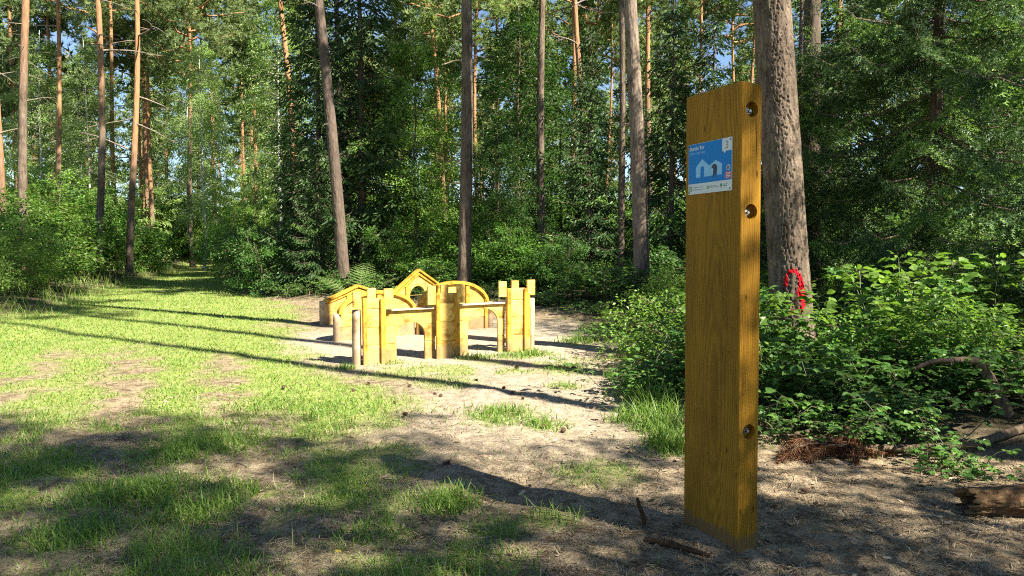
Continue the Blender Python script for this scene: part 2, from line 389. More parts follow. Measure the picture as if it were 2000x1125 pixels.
def spruce_mesh(name, seed, H, Rm, base, near, step=0.36, nb=6, new_lit=0.12, vis_h=99):
    global rng
    rng = np.random.default_rng(seed); g = Geo(); P = []; D = []; L = []; T = []; NW = []
    z = base
    while z < H - 0.25:
        low = z < vis_h
        for k in range(nb if low else nb - 1):
            th = rng.random() * 2 * np.pi; fr = (H - z) / (H - base + 1e-6)
            ln = Rm * fr ** 0.72 * (0.65 + 0.5 * rng.random()) + 0.15
            el = R(25 - 42 * fr + rng.normal(0, 7))
            n = 9; t = np.linspace(0, 1, n)
            hor = np.array([math.cos(th), math.sin(th), 0.0]); side = np.array([-hor[1], hor[0], 0.0])
            bend = rng.normal(0, 0.08) * ln; lit_spray = rng.random() < new_lit * 1.2  # picks whole boughs to colour pale as if in sun
            pts = np.array([0, 0, z + rng.normal(0, .08)]) + np.outer(t * ln * math.cos(el), hor) + np.outer(t ** 2 * bend, side)
            pts[:, 2] += t * ln * math.sin(el) - 0.16 * ln * np.sin(t * np.pi * 0.9) + 0.06 * ln * t ** 3
            g.tube(pts[[0, 3, 6, 8]], np.array([0.016, 0.011, 0.006, 0.002]) * (0.6 + ln * 0.3), 3, 0, cap=False)
            # twigs on both sides
            sp = 0.075 if (near and low) else 0.15
            nt_ = max(4, int(ln / sp)); tt = np.sort(rng.uniform(0.12, 1.0, nt_ * 2))
            sgn = np.where(np.arange(nt_ * 2) % 2 == 0, 1.0, -1.0)
            bp = np.stack([np.interp(tt, t, pts[:, i]) for i in range(3)], -1)
            tl = np.clip(0.42 * ln * (1.05 - tt) + 0.10, 0.10, 0.6) * rng.uniform(0.6, 1.15, len(tt))
            fw = rng.uniform(0.45, 0.9, len(tt))
            td = norm(hor * fw[:, None] + side * (sgn * (1.15 - 0.5 * tt))[:, None] + np.stack([0 * tt, 0 * tt, rng.normal(-0.5, 0.2, len(tt))], -1))
            for a, d_, q, tq in zip(bp, td, tl, tt):
                ns = max(2, int(q / (0.046 if (near and low) else 0.085)))
                s_ = (np.arange(ns) + 0.6) / ns
                drop = np.zeros((ns, 3)); drop[:, 2] = -0.25 * q * s_ ** 2
                p0 = a + np.outer(s_ * q, d_) + drop
                lat = norm(np.cross(d_, [0, 0, 1]))
                sg = np.where(np.arange(ns) % 2 == 0, 1.0, -1.0)
                dd = d_ * 0.8 + np.outer(sg * 0.75, lat) + np.stack([np.zeros(ns), np.zeros(ns), rng.normal(-0.22, 0.22, ns)], -1)
                dd[-1] = d_ + np.array([0, 0, -0.2])
                P.append(p0 - d_ * 0.02); D.append(dd)
                ll = np.full(ns, 0.15 if (near and low) else 0.19) * rng.uniform(0.75, 1.25, ns)
                L.append(ll); isn = (rng.random(ns) < ((.75 if tq > .45 else .3) if lit_spray else new_lit * .3)); NW.append(isn)
        z += step * (0.75 + 0.5 * rng.random()) * (1.0 if low else 1.5)
    P = np.concatenate(P); D = np.concatenate(D); L = np.concatenate(L); NW = np.concatenate(NW)
    X, Y, Z = frames(D, rng.normal(0, 0.5, len(D)))
    tpl = SHOOT_N if near else SHOOT_F
    for mi, sel in ((1, ~NW), (2, NW)):
        l_ = L[sel][:, None]
        g.scatter(tpl[0], tpl[1], P[sel], X[sel] * l_, Y[sel] * l_, Z[sel] * l_, mi)
    return g.mesh(name, [M['twig'], M['spruce'], M['spruce_new_lit']])

def pine_crown_mesh(name, seed, Hc, Rm, nbr=34, far=False, dens=1.0):
    """crown with its origin at the crown base; Hc tall"""
    global rng
    rng = np.random.default_rng(seed); g = Geo(); P = []; D = []
    for k in range(nbr):
        t0 = (k + 0.5) / nbr; z = Hc * t0 ** 0.9; th = k * 2.4 + rng.normal(0, .4)
        prof = (0.35 + 0.65 * math.sin(math.pi * min(1, 0.25 + t0 * 0.75)))
        ln = Rm * prof * rng.uniform(0.6, 1.15) + 0.3
        el = R(5 + 35 * t0 + rng.normal(0, 10)); t = np.linspace(0, 1, 6)
        hor = np.array([math.cos(th), math.sin(th), 0])
        pts = np.array([0, 0, z]) + np.outer(t * ln * math.cos(el), hor); pts[:, 2] += ln * math.sin(el) * t + 0.12 * ln * t ** 2
        pts[1:-1] += rng.normal(0, 0.05 * ln, (4, 3))
        g.tube(pts, np.linspace(0.045, 0.012, 6) * (0.7 + 0.25 * ln), 4, 0, 1.0, cap=False)
        for q in range(int(7 * dens)):
            s_ = rng.uniform(0.35, 1.05); c = np.array([np.interp(s_, t, pts[:, i]) for i in range(3)]) + rng.normal(0, 0.22, 3) * (0.5 + 0.3 * ln)
            m_ = 5 if far else 11
            d_ = rng.normal(0, 1, (m_, 3)); d_[:, 2] = np.abs(d_[:, 2]) * 0.8
            P.append(c + rng.normal(0, 0.17, (m_, 3))); D.append(norm(d_ + hor * 0.8))
    P = np.concatenate(P); D = np.concatenate(D); X, Y, Z = frames(D, rng.uniform(0, 6.28, len(D)))
    l_ = (rng.uniform(0.26, 0.42, len(P)) if far else rng.uniform(0.18, 0.30, len(P)))[:, None]
    tp = TUFT_F if far else TUFT
    g.scatter(tp[0], tp[1], P, X * l_, Y * l_, Z * l_, 1)
    return g.mesh(name, [M['bark'], M['pine']])

def broadleaf(seed, H, Rm, nbr, lpb, ls, leafmat, stems=1, low=0.1, tpl=LEAF2, trunk_r=None, droop=0.0, barkm='twig', flat=0.55):
    """returns (trunk mesh, crown mesh): branches fan out, leaves lie in loose layers along twigs"""
    global rng
    rng = np.random.default_rng(seed); gt = Geo(); g = Geo(); P = []; D = []; NU = []
    axes = []
    for s_ in range(stems):
        a = rng.uniform(0, 6.28); sp = (0.0 if stems == 1 else Rm * rng.uniform(0.15, 0.6)); t = np.linspace(0, 1, 7)
        hh = H * (rng.uniform(0.7, 1.0) if stems > 1 else 0.95)
        ax = np.outer(t ** 1.4 * sp, [math.cos(a), math.sin(a), 0]); ax[:, 2] = t * hh; ax[1:, :2] += np.cumsum(rng.normal(0, 0.02 * H / 4, (6, 2)), 0)
        r0 = trunk_r or 0.012 + 0.007 * H
        gt.tube(ax, r0 * (1 - 0.85 * t), 6, 0); axes.append(ax)
    for k in range(nbr):
        ax = axes[k % stems]; f = low + (0.97 - low) * rng.random() ** 0.85
        t7 = np.linspace(0, 1, 7); o = np.array([np.interp(f, t7, ax[:, i]) for i in range(3)])
        th = rng.uniform(0, 6.28); prof = math.sin(math.pi * (0.18 + 0.78 * (f - low) / (1 - low))) ** 0.7
        ln = Rm * max(0.22, prof) * rng.uniform(0.55, 1.15); el = R(rng.normal(22 - droop * 40, 14)); t = np.linspace(0, 1, 5)
        hor = np.array([math.cos(th), math.sin(th), 0]); side = np.array([-hor[1], hor[0], 0])
        pts = o + np.outer(t * ln * math.cos(el), hor); pts[:, 2] += ln * math.sin(el) * t - (0.22 + droop) * ln * t ** 2
        g.tube(pts, np.linspace(0.006, 0.0015, 5) * (0.6 + 0.5 * ln), 3, 0, cap=False)
        m_ = int(lpb * (0.5 + ln / Rm)); s_ = rng.uniform(0.18, 1.05, m_)
        c = np.stack([np.interp(s_, t, pts[:, i]) for i in range(3)], -1)
        wd = 0.42 * ln * (1.1 - s_) + 0.05
        off = rng.uniform(-1, 1, m_) * wd
        c = c + np.outer(off, side) + hor * (np.abs(off) * 0.5)[:, None]
        c[:, 2] += rng.normal(0, 0.05 + 0.03 * ln, m_) - np.abs(off) * (0.25 + droop * 1.5)
        dd = hor * 0.7 + np.outer(np.sign(off) * 0.7, side) + rng.normal(0, 0.35, (m_, 3)); dd[:, 2] -= 0.25 + droop
        P.append(c); D.append(dd); NU.append(np.array([0, 0, 1.0]) + rng.normal(0, flat, (m_, 3)))
    P = np.concatenate(P); D = np.concatenate(D); NU = np.concatenate(NU); X, Y, Z = frames(D, None, NU)
    l_ = (ls * rng.uniform(0.65, 1.3, len(P)))[:, None]
    g.scatter(tpl[0], tpl[1], P, X * l_, Y * l_, Z * l_, 1)
    return gt, g, [M[barkm], M[leafmat]]

def bl_meshes(name, *a, **k):
    gt, g, mats = broadleaf(*a, **k)
    return gt.mesh(name + '_stem', mats[0], True), g.mesh(name + '_leaves', mats)

def bramble_geo(seed, H, Rm, canes, ls, near=True):
    """arching canes carrying leaves of three to five leaflets"""
    global rng
    rng = np.random.default_rng(seed); g = Geo(); P = []; D = []; NU = []; S = []
    for k in range(canes):
        th = rng.uniform(0, 6.28); reach = Rm * rng.uniform(0.25, 1.1); hh = H * rng.uniform(0.45, 1.1); t = np.linspace(0, 1, 8)
        hor = np.array([math.cos(th), math.sin(th), 0]); side = np.array([-hor[1], hor[0], 0])
        b0 = np.append(rng.normal(0, 0.35 * Rm, 2), -0.03)
        pts = b0 + np.outer(t * reach, hor); pts[:, 2] += hh * np.sin(t * rng.uniform(1.7, 2.7)) ; pts[:, 2] = np.maximum(pts[:, 2], 0.03)
        pts += np.cumsum(rng.normal(0, .012, (8, 3)), 0)
        g.tube(pts, np.linspace(0.005, 0.0018, 8), 3, 0, cap=False)
        m_ = int(7 + 11 * hh); s_ = np.linspace(0.16, 1.0, m_)
        c = np.stack([np.interp(s_, t, pts[:, i]) for i in range(3)], -1)
        for j in range(m_):
            sg = 1 if j % 2 else -1; pd = norm(hor * rng.uniform(-.2, .8) + side * sg + np.array([0, 0, rng.uniform(-0.1, 0.5)]) + rng.normal(0, .25, 3))
            pl = rng.uniform(0.04, 0.10); e = c[j] + pd * pl
            g.tube(np.array([c[j], e]), [0.0016, 0.001], 3, 0, cap=False)
            nl = 5 if rng.random() < 0.4 else 3; lat = norm(np.cross(pd, [0, 0, 1.0])); nu = np.array([0, 0, 1.0]) + rng.normal(0, 0.4, 3)
            sz = ls * rng.uniform(0.6, 1.25)
            for a, s2, bk in ((0, 1.1, 0.0), (1.1, 0.85, 0.0), (-1.1, 0.85, 0.0), (1.9, 0.7, 0.02), (-1.9, 0.7, 0.02))[:nl]:
                P.append(e - pd * bk); D.append(pd * math.cos(a) + lat * math.sin(a) + np.array([0, 0, -0.22])); NU.append(nu); S.append(sz * s2)
    P = np.array(P); D = np.array(D); NU = np.array(NU); S = np.array(S)[:, None]; X, Y, Z = frames(D, rng.normal(0, .2, len(P)), NU)
    tp = LEAF6 if near else LEAF2
    g.scatter(tp[0], tp[1] , P, X * S, Y * S * 1.25, Z * S, 1, np.repeat(rng.random(len(P)), 1))
    return g

def merge_copies(parts, places):
    """joins transformed copies of Geo objects into one Geo (for masses nobody can count)"""
    G = Geo(); cache = {}
    for k, (x, y, z, rz, s_, sz) in places:
        if k not in cache:
            p = parts[k]; cache[k] = (np.concatenate(p.v), np.concatenate(p.t))
        V, T = cache[k]; c, sn = math.cos(rz), math.sin(rz)
        W = np.stack([(V[:, 0] * c - V[:, 1] * sn) * s_ + x, (V[:, 0] * sn + V[:, 1] * c) * s_ + y, V[:, 2] * sz + z], -1)
        G.v.append(W); G.t.append(T)
        for f, mm in zip(parts[k].f, parts[k].m): G.f.append(f + G.n); G.m.append(mm)
        G.n += len(W)
    return G

def instanced(name, label, cat, meshes, places):
    """one object for a mass nobody can count: points that carry shared plant meshes (geometry nodes)"""
    col = bpy.data.collections.new(name + '_sources')
    for i, m_ in enumerate(meshes):
        o = bpy.data.objects.new('%s_source_%02d' % (name, i), m_); col.objects.link(o)
    me = bpy.data.meshes.new(name); n = len(places)
    me.vertices.add(n); me.vertices.foreach_set('co', np.array([p[1][:3] for p in places], np.float32).ravel())
    a = me.attributes.new('pick', 'INT', 'POINT'); a.data.foreach_set('value', np.array([p[0] for p in places], np.int32))
    a = me.attributes.new('turn', 'FLOAT_VECTOR', 'POINT'); a.data.foreach_set('vector', np.array([(0, 0, p[1][3]) for p in places], np.float32).ravel())
    a = me.attributes.new('size', 'FLOAT_VECTOR', 'POINT'); a.data.foreach_set('vector', np.array([(p[1][4], p[1][4], p[1][5]) for p in places], np.float32).ravel())
    me.update()
    ng = bpy.data.node_groups.new(name, 'GeometryNodeTree')
    ng.interface.new_socket('Geometry', in_out='INPUT', socket_type='NodeSocketGeometry'); ng.interface.new_socket('Geometry', in_out='OUTPUT', socket_type='NodeSocketGeometry')
    n_ = ng.nodes; gi = n_.new('NodeGroupInput'); go = n_.new('NodeGroupOutput'); ci = n_.new('GeometryNodeCollectionInfo'); ip = n_.new('GeometryNodeInstanceOnPoints')
    ci.inputs['Collection'].default_value = col; ci.inputs['Separate Children'].default_value = True; ci.inputs['Reset Children'].default_value = True
    def na(nm, dt):
        x = n_.new('GeometryNodeInputNamedAttribute'); x.data_type = dt; x.inputs['Name'].default_value = nm; return x.outputs['Attribute']
    ip.inputs['Pick Instance'].default_value = True
    L_ = ng.links; L_.new(gi.outputs[0], ip.inputs['Points']); L_.new(ci.outputs[0], ip.inputs['Instance']); L_.new(na('pick', 'INT'), ip.inputs['Instance Index'])
    L_.new(na('turn', 'FLOAT_VECTOR'), ip.inputs['Rotation']); L_.new(na('size', 'FLOAT_VECTOR'), ip.inputs['Scale']); L_.new(ip.outputs[0], go.inputs[0])
    o = obj(name, me); o.modifiers.new('plants', 'NODES').node_group = ng
    return tag(o, label, cat, kind='stuff')

# ------------------------------------------------------------------ trunks
def worley(u, v, nu):
    """F2-F1 on a unit grid, wrapping in u with period nu"""
    iu = np.floor(u); iv = np.floor(v); d1 = np.full(u.shape, 9.0); d2 = np.full(u.shape, 9.0)
    for a in (-1, 0, 1):
        for b in (-1, 0, 1):
            cu = iu + a; cv = iv + b; w_ = np.mod(cu, nu)
            d = np.hypot(cu + 0.15 + 0.7 * _h(w_, cv, 5) - u, cv + 0.15 + 0.7 * _h(w_, cv, 9) - v)
            d2 = np.where(d < d1, d1, np.minimum(d2, d)); d1 = np.minimum(d1, d)
    return d2 - d1

def trunk_mesh(name, r0, H, seg=12, rings=40, plates=0.0, mat='bark', orange=(0.35, 0.75), seed=1, wob=0.05, tip=0.3, top_h=None, flare=0.28):
    global rng
    rng = np.random.default_rng(int(seed * 10))
    top_h = top_h or H
    z = np.concatenate([np.linspace(-0.25, top_h, rings), [H]]) if top_h < H else np.linspace(-0.25, H, rings)
    rr = r0 * (1 - (1 - tip) * np.clip(z, 0, H) / H) * (1 + flare * np.exp(-np.clip(z, 0, 9) / 0.28))
    th = np.linspace(0, 2 * np.pi, seg, endpoint=False)
    TH, Z = np.meshgrid(th, z); RR = np.repeat(rr[:, None], seg, 1)
    RR = RR * (1 + 0.04 * np.cos(3 * TH + seed + Z * 0.4) * np.exp(-np.clip(Z, 0, 99) / 1.5) + 0.02 * (vnoise(np.cos(TH) * 1.3 + 7 + np.sin(TH), Z * 2.1, int(seed * 10)) - 0.5))
    if plates:
        nu = max(6, round(2 * np.pi * r0 / 0.055)); wp = fbm(np.sin(TH) * r0 * 22 + 40, Z * 9 + np.cos(TH) * r0 * 22, 4, 3) - 0.5; u = TH / (2 * np.pi) * nu + 1.5 * wp; v = Z / 0.30 + 1.6 * wp + 0.5 * np.sin(TH * 5)
        wv = worley(u, v, nu)
        RR = RR + plates * (sst(0.0, 0.17, wv) - 0.8) + plates * 0.4 * (fbm(np.sin(TH) * r0 * 90, Z * 40 + np.cos(TH) * r0 * 90, 14, 2) - 0.5)
    cx = wob * (np.sin(z * 0.37 + seed) - math.sin(seed)) ; cy_ = wob * (np.sin(z * 0.29 + seed * 2.1) - math.sin(seed * 2.1))
    V = np.stack([cx[:, None] + RR * np.cos(TH), cy_[:, None] + RR * np.sin(TH), Z], -1)
    m = len(z); i = np.arange(m - 1)[:, None] * seg; j = np.arange(seg)[None]; j2 = (j + 1) % seg
    q = np.stack([i + j, i + j2, i + seg + j2, i + seg + j], -1).reshape(-1, 4)
    g = Geo(); tn = sst(orange[0] * H, orange[1] * H, Z + 2.5 * (vnoise(TH * 3, Z * 0.7, 8) - .5))
    g.add(V.reshape(-1, 3), q, 0, tn.ravel())
    return g.mesh(name, M[mat], True)

def axis_at(seed, wob, z): return (wob * (math.sin(z * 0.37 + seed) - math.sin(seed)), wob * (math.sin(z * 0.29 + seed * 2.1) - math.sin(seed * 2.1)))

def dead_branch_mesh(name, seed, ln, el, mat='twig_grey', forks=2):
    r_ = np.random.default_rng(seed); g = Geo(); t = np.linspace(0, 1, 7)
    p = np.stack([t * ln * math.cos(el), 0.06 * ln * np.sin(t * 4 + seed), t * ln * math.sin(el) - 0.12 * ln * t ** 2], -1) + np.cumsum(r_.normal(0, .018 * ln, (7, 3)), 0) * t[:, None]
    g.tube(p, np.linspace(0.018, 0.004, 7) * (0.6 + 0.4 * ln), 5, 0)
    for k in range(forks):
        f = r_.uniform(0.35, 0.9); o = np.array([np.interp(f, t, p[:, i]) for i in range(3)]); d = norm(np.array([0.8, r_.choice([-1, 1]) * r_.uniform(.4, 1), r_.uniform(-.4, .4)]))
        q = o + np.outer(np.linspace(0, 1, 4) * ln * r_.uniform(.2, .45), d); q[:, 2] += -0.08 * ln * np.linspace(0, 1, 4) ** 2
        g.tube(q, np.linspace(0.007, 0.002, 4), 4, 0)
    return g.mesh(name, M[mat], True)
STUB = [dead_branch_mesh('dead_branch_%d' % i, 40 + i, 1.0, R(e), forks=f) for i, (e, f) in enumerate([(12, 2), (-8, 1), (25, 3), (-18, 2), (3, 4)])]

PINE_C = [pine_crown_mesh('pine_crown_%d' % i, 100 + i, hc, rm, nb) for i, (hc, rm, nb) in enumerate([(8.5, 2.3, 38), (7.0, 2.6, 34), (10, 2.1, 42)])]
TR_SH = [trunk_mesh('pine_trunk_%d' % i, 1.0, 1.0, 10, 3, 0, 'bark', (0.2, 0.6), 3 + i, 0.0, 0.35) for i in range(1)]

def far_trunk(name, r, H, seed, orange):
    return trunk_mesh(name, r, H, 10, 26, 0, 'bark', orange, seed, 0.10)

# (x, y, radius, height, lean, crown base, label); base hidden by shrubs for most
PINES = [
 (-17.08, 25, .14, 19, .03, 12, (.02, .3), 'bright orange pine trunk right at the left edge of the picture'),
 (-14.45, 22, .14, 19, .05, 12, (.25, .5), 'stout brown pine trunk second from the left edge'),
 (-20.61, 34, .13, 20, .02, 12, (.1, .4), 'slim brown pine forking into bare limbs, third trunk from the left edge'),
 (-14.51, 26, .13, 20, .035, 13, (.2, .5), 'brown pine trunk just left of the bright orange pine beside the path'),
 (-23.83, 44, .13, 20, .0, 12, (.1, .3), 'thin orange pine seen just right of a brown trunk beyond the left shrubs'),
 (-20.11, 38, .13, 20, .0, 12, (.05, .3), 'pale orange pine between the brown trunk and the bright path-side pine'),
 (-14.4, 28, .13, 20, .03, 13, (.05, .3), 'bright orange pine beside the grass path with its pale lower trunk showing'),
 (-23.79, 48, .15, 21, .02, 12, (.05, .25), 'thin lit pine just right of the bright path-side pine'),
 (-22.07, 46, .15, 21, .0, 11, (.05, .25), 'lit orange pine left of the dark thin pine above the far path bend'),
 (-18.01, 42, .15, 19, .0, 10, (.3, .6), 'dark thin pine right above the far bend of the path'),
 (-9.24, 32, .16, 20, -.05, 12, (.02, .2), 'lit orange pine half hidden behind the dark spruces left of centre'),
 (-4.28, 19, .155, 18, -.067, 12, (.5, .8), 'dark brown leaning pine left of centre, beside the fern behind the play walls'),
 (-5.72, 27, .13, 18, -.04, 11, (.5, .8), 'thin grey pine just right of the dark leaning pine'),
 (-3.41, 40, .16, 21, -.08, 12, (.05, .2), 'slim orange pine leaning left behind the straight brown pine in the centre'),
 (-1.20, 18.5, .165, 19, .005, 12, (.5, .8), 'straight brown pine in the centre right behind the round topped play wall'),
 (-2.0, 44, .15, 21, .0, 12, (.05, .2), 'thin orange pine high up just right of the straight central pine'),
 (0.89, 22, .13, 18, .0, 12, (.4, .7), 'dark pine with leaves climbing its trunk behind the right end of the play walls'),
 (2.62, 34, .13, 20, .0, 12, (.15, .35), 'thin orange pine between two brown trunks right of centre'),
 (2.95, 28, .13, 20, -.06, 12, (.25, .5), 'brown pine leaning left with orange upper bark right of centre'),
 (5.18, 46, .12, 20, .0, 12, (.1, .3), 'very thin far pine left of the pair of near pines'),
 (6.25, 50, .12, 20, .02, 12, (.1, .3), 'very thin far pine close to the left of the pair of near pines'),
 (2.93, 20, .10, 16, -.035, 11, (.6, .9), 'thin dark pine tucked behind the pale pine at the edge of the clearing'),
 (2.80, 16, .175, 18, -.045, 11.5, (.55, .85), 'pale grey pine with short dead branches at the edge of the clearing'),
 (6.9, 36, .17, 20, -.04, 12, (.25, .5), 'brown pine just right of the pale pine at the clearing edge'),
 (9.3, 38, .13, 20, .0, 12, (.3, .55), 'slim pine seen just above the left top corner of the oak post'),
 (12.27, 42, .12, 20, .0, 12, (.15, .4), 'thin pine seen just above the top of the oak post'),
 (12.34, 39, .12, 20, .02, 12, (.15, .4), 'thin pine above the right top corner of the oak post'),
 (6.03, 15, .20, 18, .0, 11, (.6, .9), 'dark pine trunk in the shade right behind the big pine with the red mark'),
 (10.85, 26, .15, 18, .01, 11, (.3, .6), 'thin pine trunk in the spruces right of the big pine with the red mark'),
]
NEAR = {11, 14, 16, 22, 27, 18}
for i, (x, y, r, H, lean, cb, org, lab) in enumerate(PINES):
    t = thing('pine_tree', lab, 'pine tree', (x, y, hz(x, y)), (random.uniform(-.012, .012), lean, 0), 'pines in the wood')
    sd = i * 1.7 + 1
    if i in NEAR: me = trunk_mesh('trunk', r, H, 48, 240, 0.012, 'bark_dark' if i in (11, 27) else 'bark_pale' if i == 22 else 'bark', org, sd, 0.06, top_h=9)  # leaning pine's dark bark stands in for shade from other crowns
    else: me = far_trunk('trunk', r, H, sd, org)
    obj('trunk', me, t)
    ax = axis_at(sd, 0.06 if i in NEAR else 0.10, cb)
    s_ = (H - cb + 0.6) / (8.5, 7.0, 10)[i % 3]
    obj('crown', PINE_C[i % 3], t, (ax[0], ax[1], cb), (0, 0, random.uniform(0, 6.28)), (s_ * 1.1, s_ * 1.1, s_))
    for k in range(9 if y < 30 else 6):
        z = random.uniform(2.6 if y < 23 else 4.5, cb); a = axis_at(sd, 0.06 if i in NEAR else 0.10, z)
        ln = random.uniform(.3, .9) if y < 23 else random.uniform(.8, 2.2)
        obj('dead_branch', STUB[(i + k) % 5], t, (a[0], a[1], z), (0, 0, random.uniform(0, 6.28)), (ln, ln, ln))

# the big pine with the red mark
BIG = thing('pine_tree', 'big rough barked pine with a red painted mark behind the oak post', 'pine tree', (3.42, 9.0, hz(3.42, 9)), (0, -.074, 0), 'pines in the wood')
BIG_R = 0.235
BIG_TRUNK = obj('trunk', trunk_mesh('trunk', BIG_R, 22, 150, 760, 0.019, 'bark', (.6, .95), 2.3, 0.03, top_h=7.5, tip=.42), BIG)
obj('crown', PINE_C[0], BIG, (0, 0, 15.0), (0, 0, 1.0), (.9, .9, .85))
for z, a, ln in ((3.2, -2.2, .16), (4.1, 2.9, .3), (5.0, .3, .25), (2.6, 3.3, .12)):
    obj('dead_branch', STUB[1], BIG, (BIG_R * .8 * math.cos(a), BIG_R * .8 * math.sin(a), z), (0, 0, a), (ln, ln * 1.3, ln))
M['red'] = plain('red_spray_paint', (0.42, 0.012, 0.022), 0.95, 0, .05, var=0.45, scale=70)
def red_mark():
    """a sprayed mark: the bark faces under the strokes, lifted by a coat of paint"""
    strokes = [[(-.11, .74), (-.10, .84), (-.045, .90), (.035, .89), (.085, .81), (.08, .72), (.05, .64), (.08, .58), (.11, .50), (.07, .43), (-.01, .405), (-.08, .42)], [(.08, .80), (.115, .66), (.12, .54)]]
    me = BIG_TRUNK.data; V = np.zeros(len(me.vertices) * 3); me.vertices.foreach_get('co', V); V = V.reshape(-1, 3)
    Q = np.zeros(len(me.loops), np.int32); me.loops.foreach_get('vertex_index', Q); Q = Q.reshape(-1, 4)
    c = V[Q].mean(1); th = np.arctan2(c[:, 1], c[:, 0]); u = (th + 1.72) * .27; z = c[:, 2]
    d = np.full(len(c), 9.0)
    for st in strokes:
        for (x0, y0), (x1, y1) in zip(st[:-1], st[1:]):
            t = np.clip(((u - x0) * (x1 - x0) + (z - y0) * (y1 - y0)) / ((x1 - x0) ** 2 + (y1 - y0) ** 2), 0, 1); d = np.minimum(d, np.hypot(u - x0 - t * (x1 - x0), z - y0 - t * (y1 - y0)))
    sel = (d + .016 * (vnoise(u * 90, z * 70, 3) - .5)) < .026
    rr_ = np.hypot(c[:, 0], c[:, 1]); sel &= ~((d > .012) & (rr_ < np.median(rr_[sel]) - .009))
    q = Q[sel]; used, inv = np.unique(q, return_inverse=True); W = V[used].copy(); n_ = W.copy(); n_[:, 2] = 0; W += norm(n_) * .001
    g = Geo(); g.add(W, inv.reshape(-1, 4)); o = obj('painted_mark', g.mesh('painted_mark', M['red']), BIG); o['label'] = 'red sprayed mark on the lower bark'
red_mark()

# thin sapling stem in the middle and birches
def tree_bl(name, label, cat, x, y, meshes, s_=1, rz=0, group=None, sz=None, lean=0):
    t = thing(name, label, cat, (x, y, hz(x, y) - .02), (0, lean, 0), group)
    obj('trunk', meshes[0], t, rot=(0, 0, rz), scale=(s_, s_, sz or s_)); obj('crown', meshes[1], t, rot=(0, 0, rz), scale=(s_, s_, sz or s_))
    return t
birch = bl_meshes('birch', 201, 13, 2.3, 130, 170, .085, 'leaf_birch', 1, .22, LEAF2, .085, .25, 'birch')
tall1 = bl_meshes('tall_broadleaf', 211, 8.5, 2.3, 120, 150, .085, 'leaf_light', 1, .08, LEAF2, .06, .05)
tall2 = bl_meshes('tall_dark_broadleaf', 212, 9, 2.4, 120, 160, .09, 'leaf_dark', 1, .1, LEAF2, .08, .0)  # dark leaf colour stands in for shade on these trees
sparse = bl_meshes('open_tree', 231, 9, 2.5, 40, 170, .10, 'leaf', 1, .12, LEAF2, .08, .0)
bush = [bl_meshes('shrub_a', 221, 3.0, 1.5, 70, 95, .075, 'leaf', 5, .05), bl_meshes('shrub_b', 222, 2.4, 1.4, 60, 95, .075, 'leaf_dark', 6, .03),
        bl_meshes('shrub_c', 223, 2.8, 1.5, 70, 95, .07, 'leaf_light', 5, .04)]

tree_bl('birch_tree', 'slender pale birch with airy light green leaves above the far path', 'birch tree', -10.3, 33.5, birch, 1, 0.3)
tree_bl('birch_tree', 'white stemmed birch over the bend of the path, left of the airy birch', 'birch tree', -15.7, 38, birch, .95, 2.0)
tree_bl('birch_tree', 'tall birch top showing pale leaves high above the dark spruces', 'birch tree', -10.2, 36, birch, 1.15, 4.0)
tree_bl('birch_tree', 'light green birch behind the left pines, nearest to the left edge', 'birch tree', -25.0, 40, birch, 1.0, 1.0)
tree_bl('birch_tree', 'light green birch showing between the left pines and the path-side pine', 'birch tree', -20.9, 37, birch, .9, 2.6)
tree_bl('birch_tree', 'pale green birch far back just right of the path-side pine', 'birch tree', -21.5, 50, birch, 1.2, 5.0)
tree_bl('young_tree', 'young light green tree with thin straight stem in sunlit gap behind the play walls', 'tree', -2.72, 21, tall1, .85, 1.0)
tree_bl('young_tree', 'bright green leafy tree in the gap between the spruces and the central pine', 'tree', -4.0, 25.5, tall1, .85, 3.0)
tree_bl('leafy_tree', 'dark leafy tree filling the gap right of the straight central pine', 'tree', 0.25, 23.5, tall2, 1.0, 0.0)
tree_bl('leafy_tree', 'shaded leafy tree low behind the dark pine with climbing leaves', 'tree', 1.7, 25.5, tall2, .85, 2.2)
tree_bl('leafy_tree', 'small shaded leafy tree just right of the straight central pine', 'tree', -0.3, 20.6, tall2, .5, 1.2)

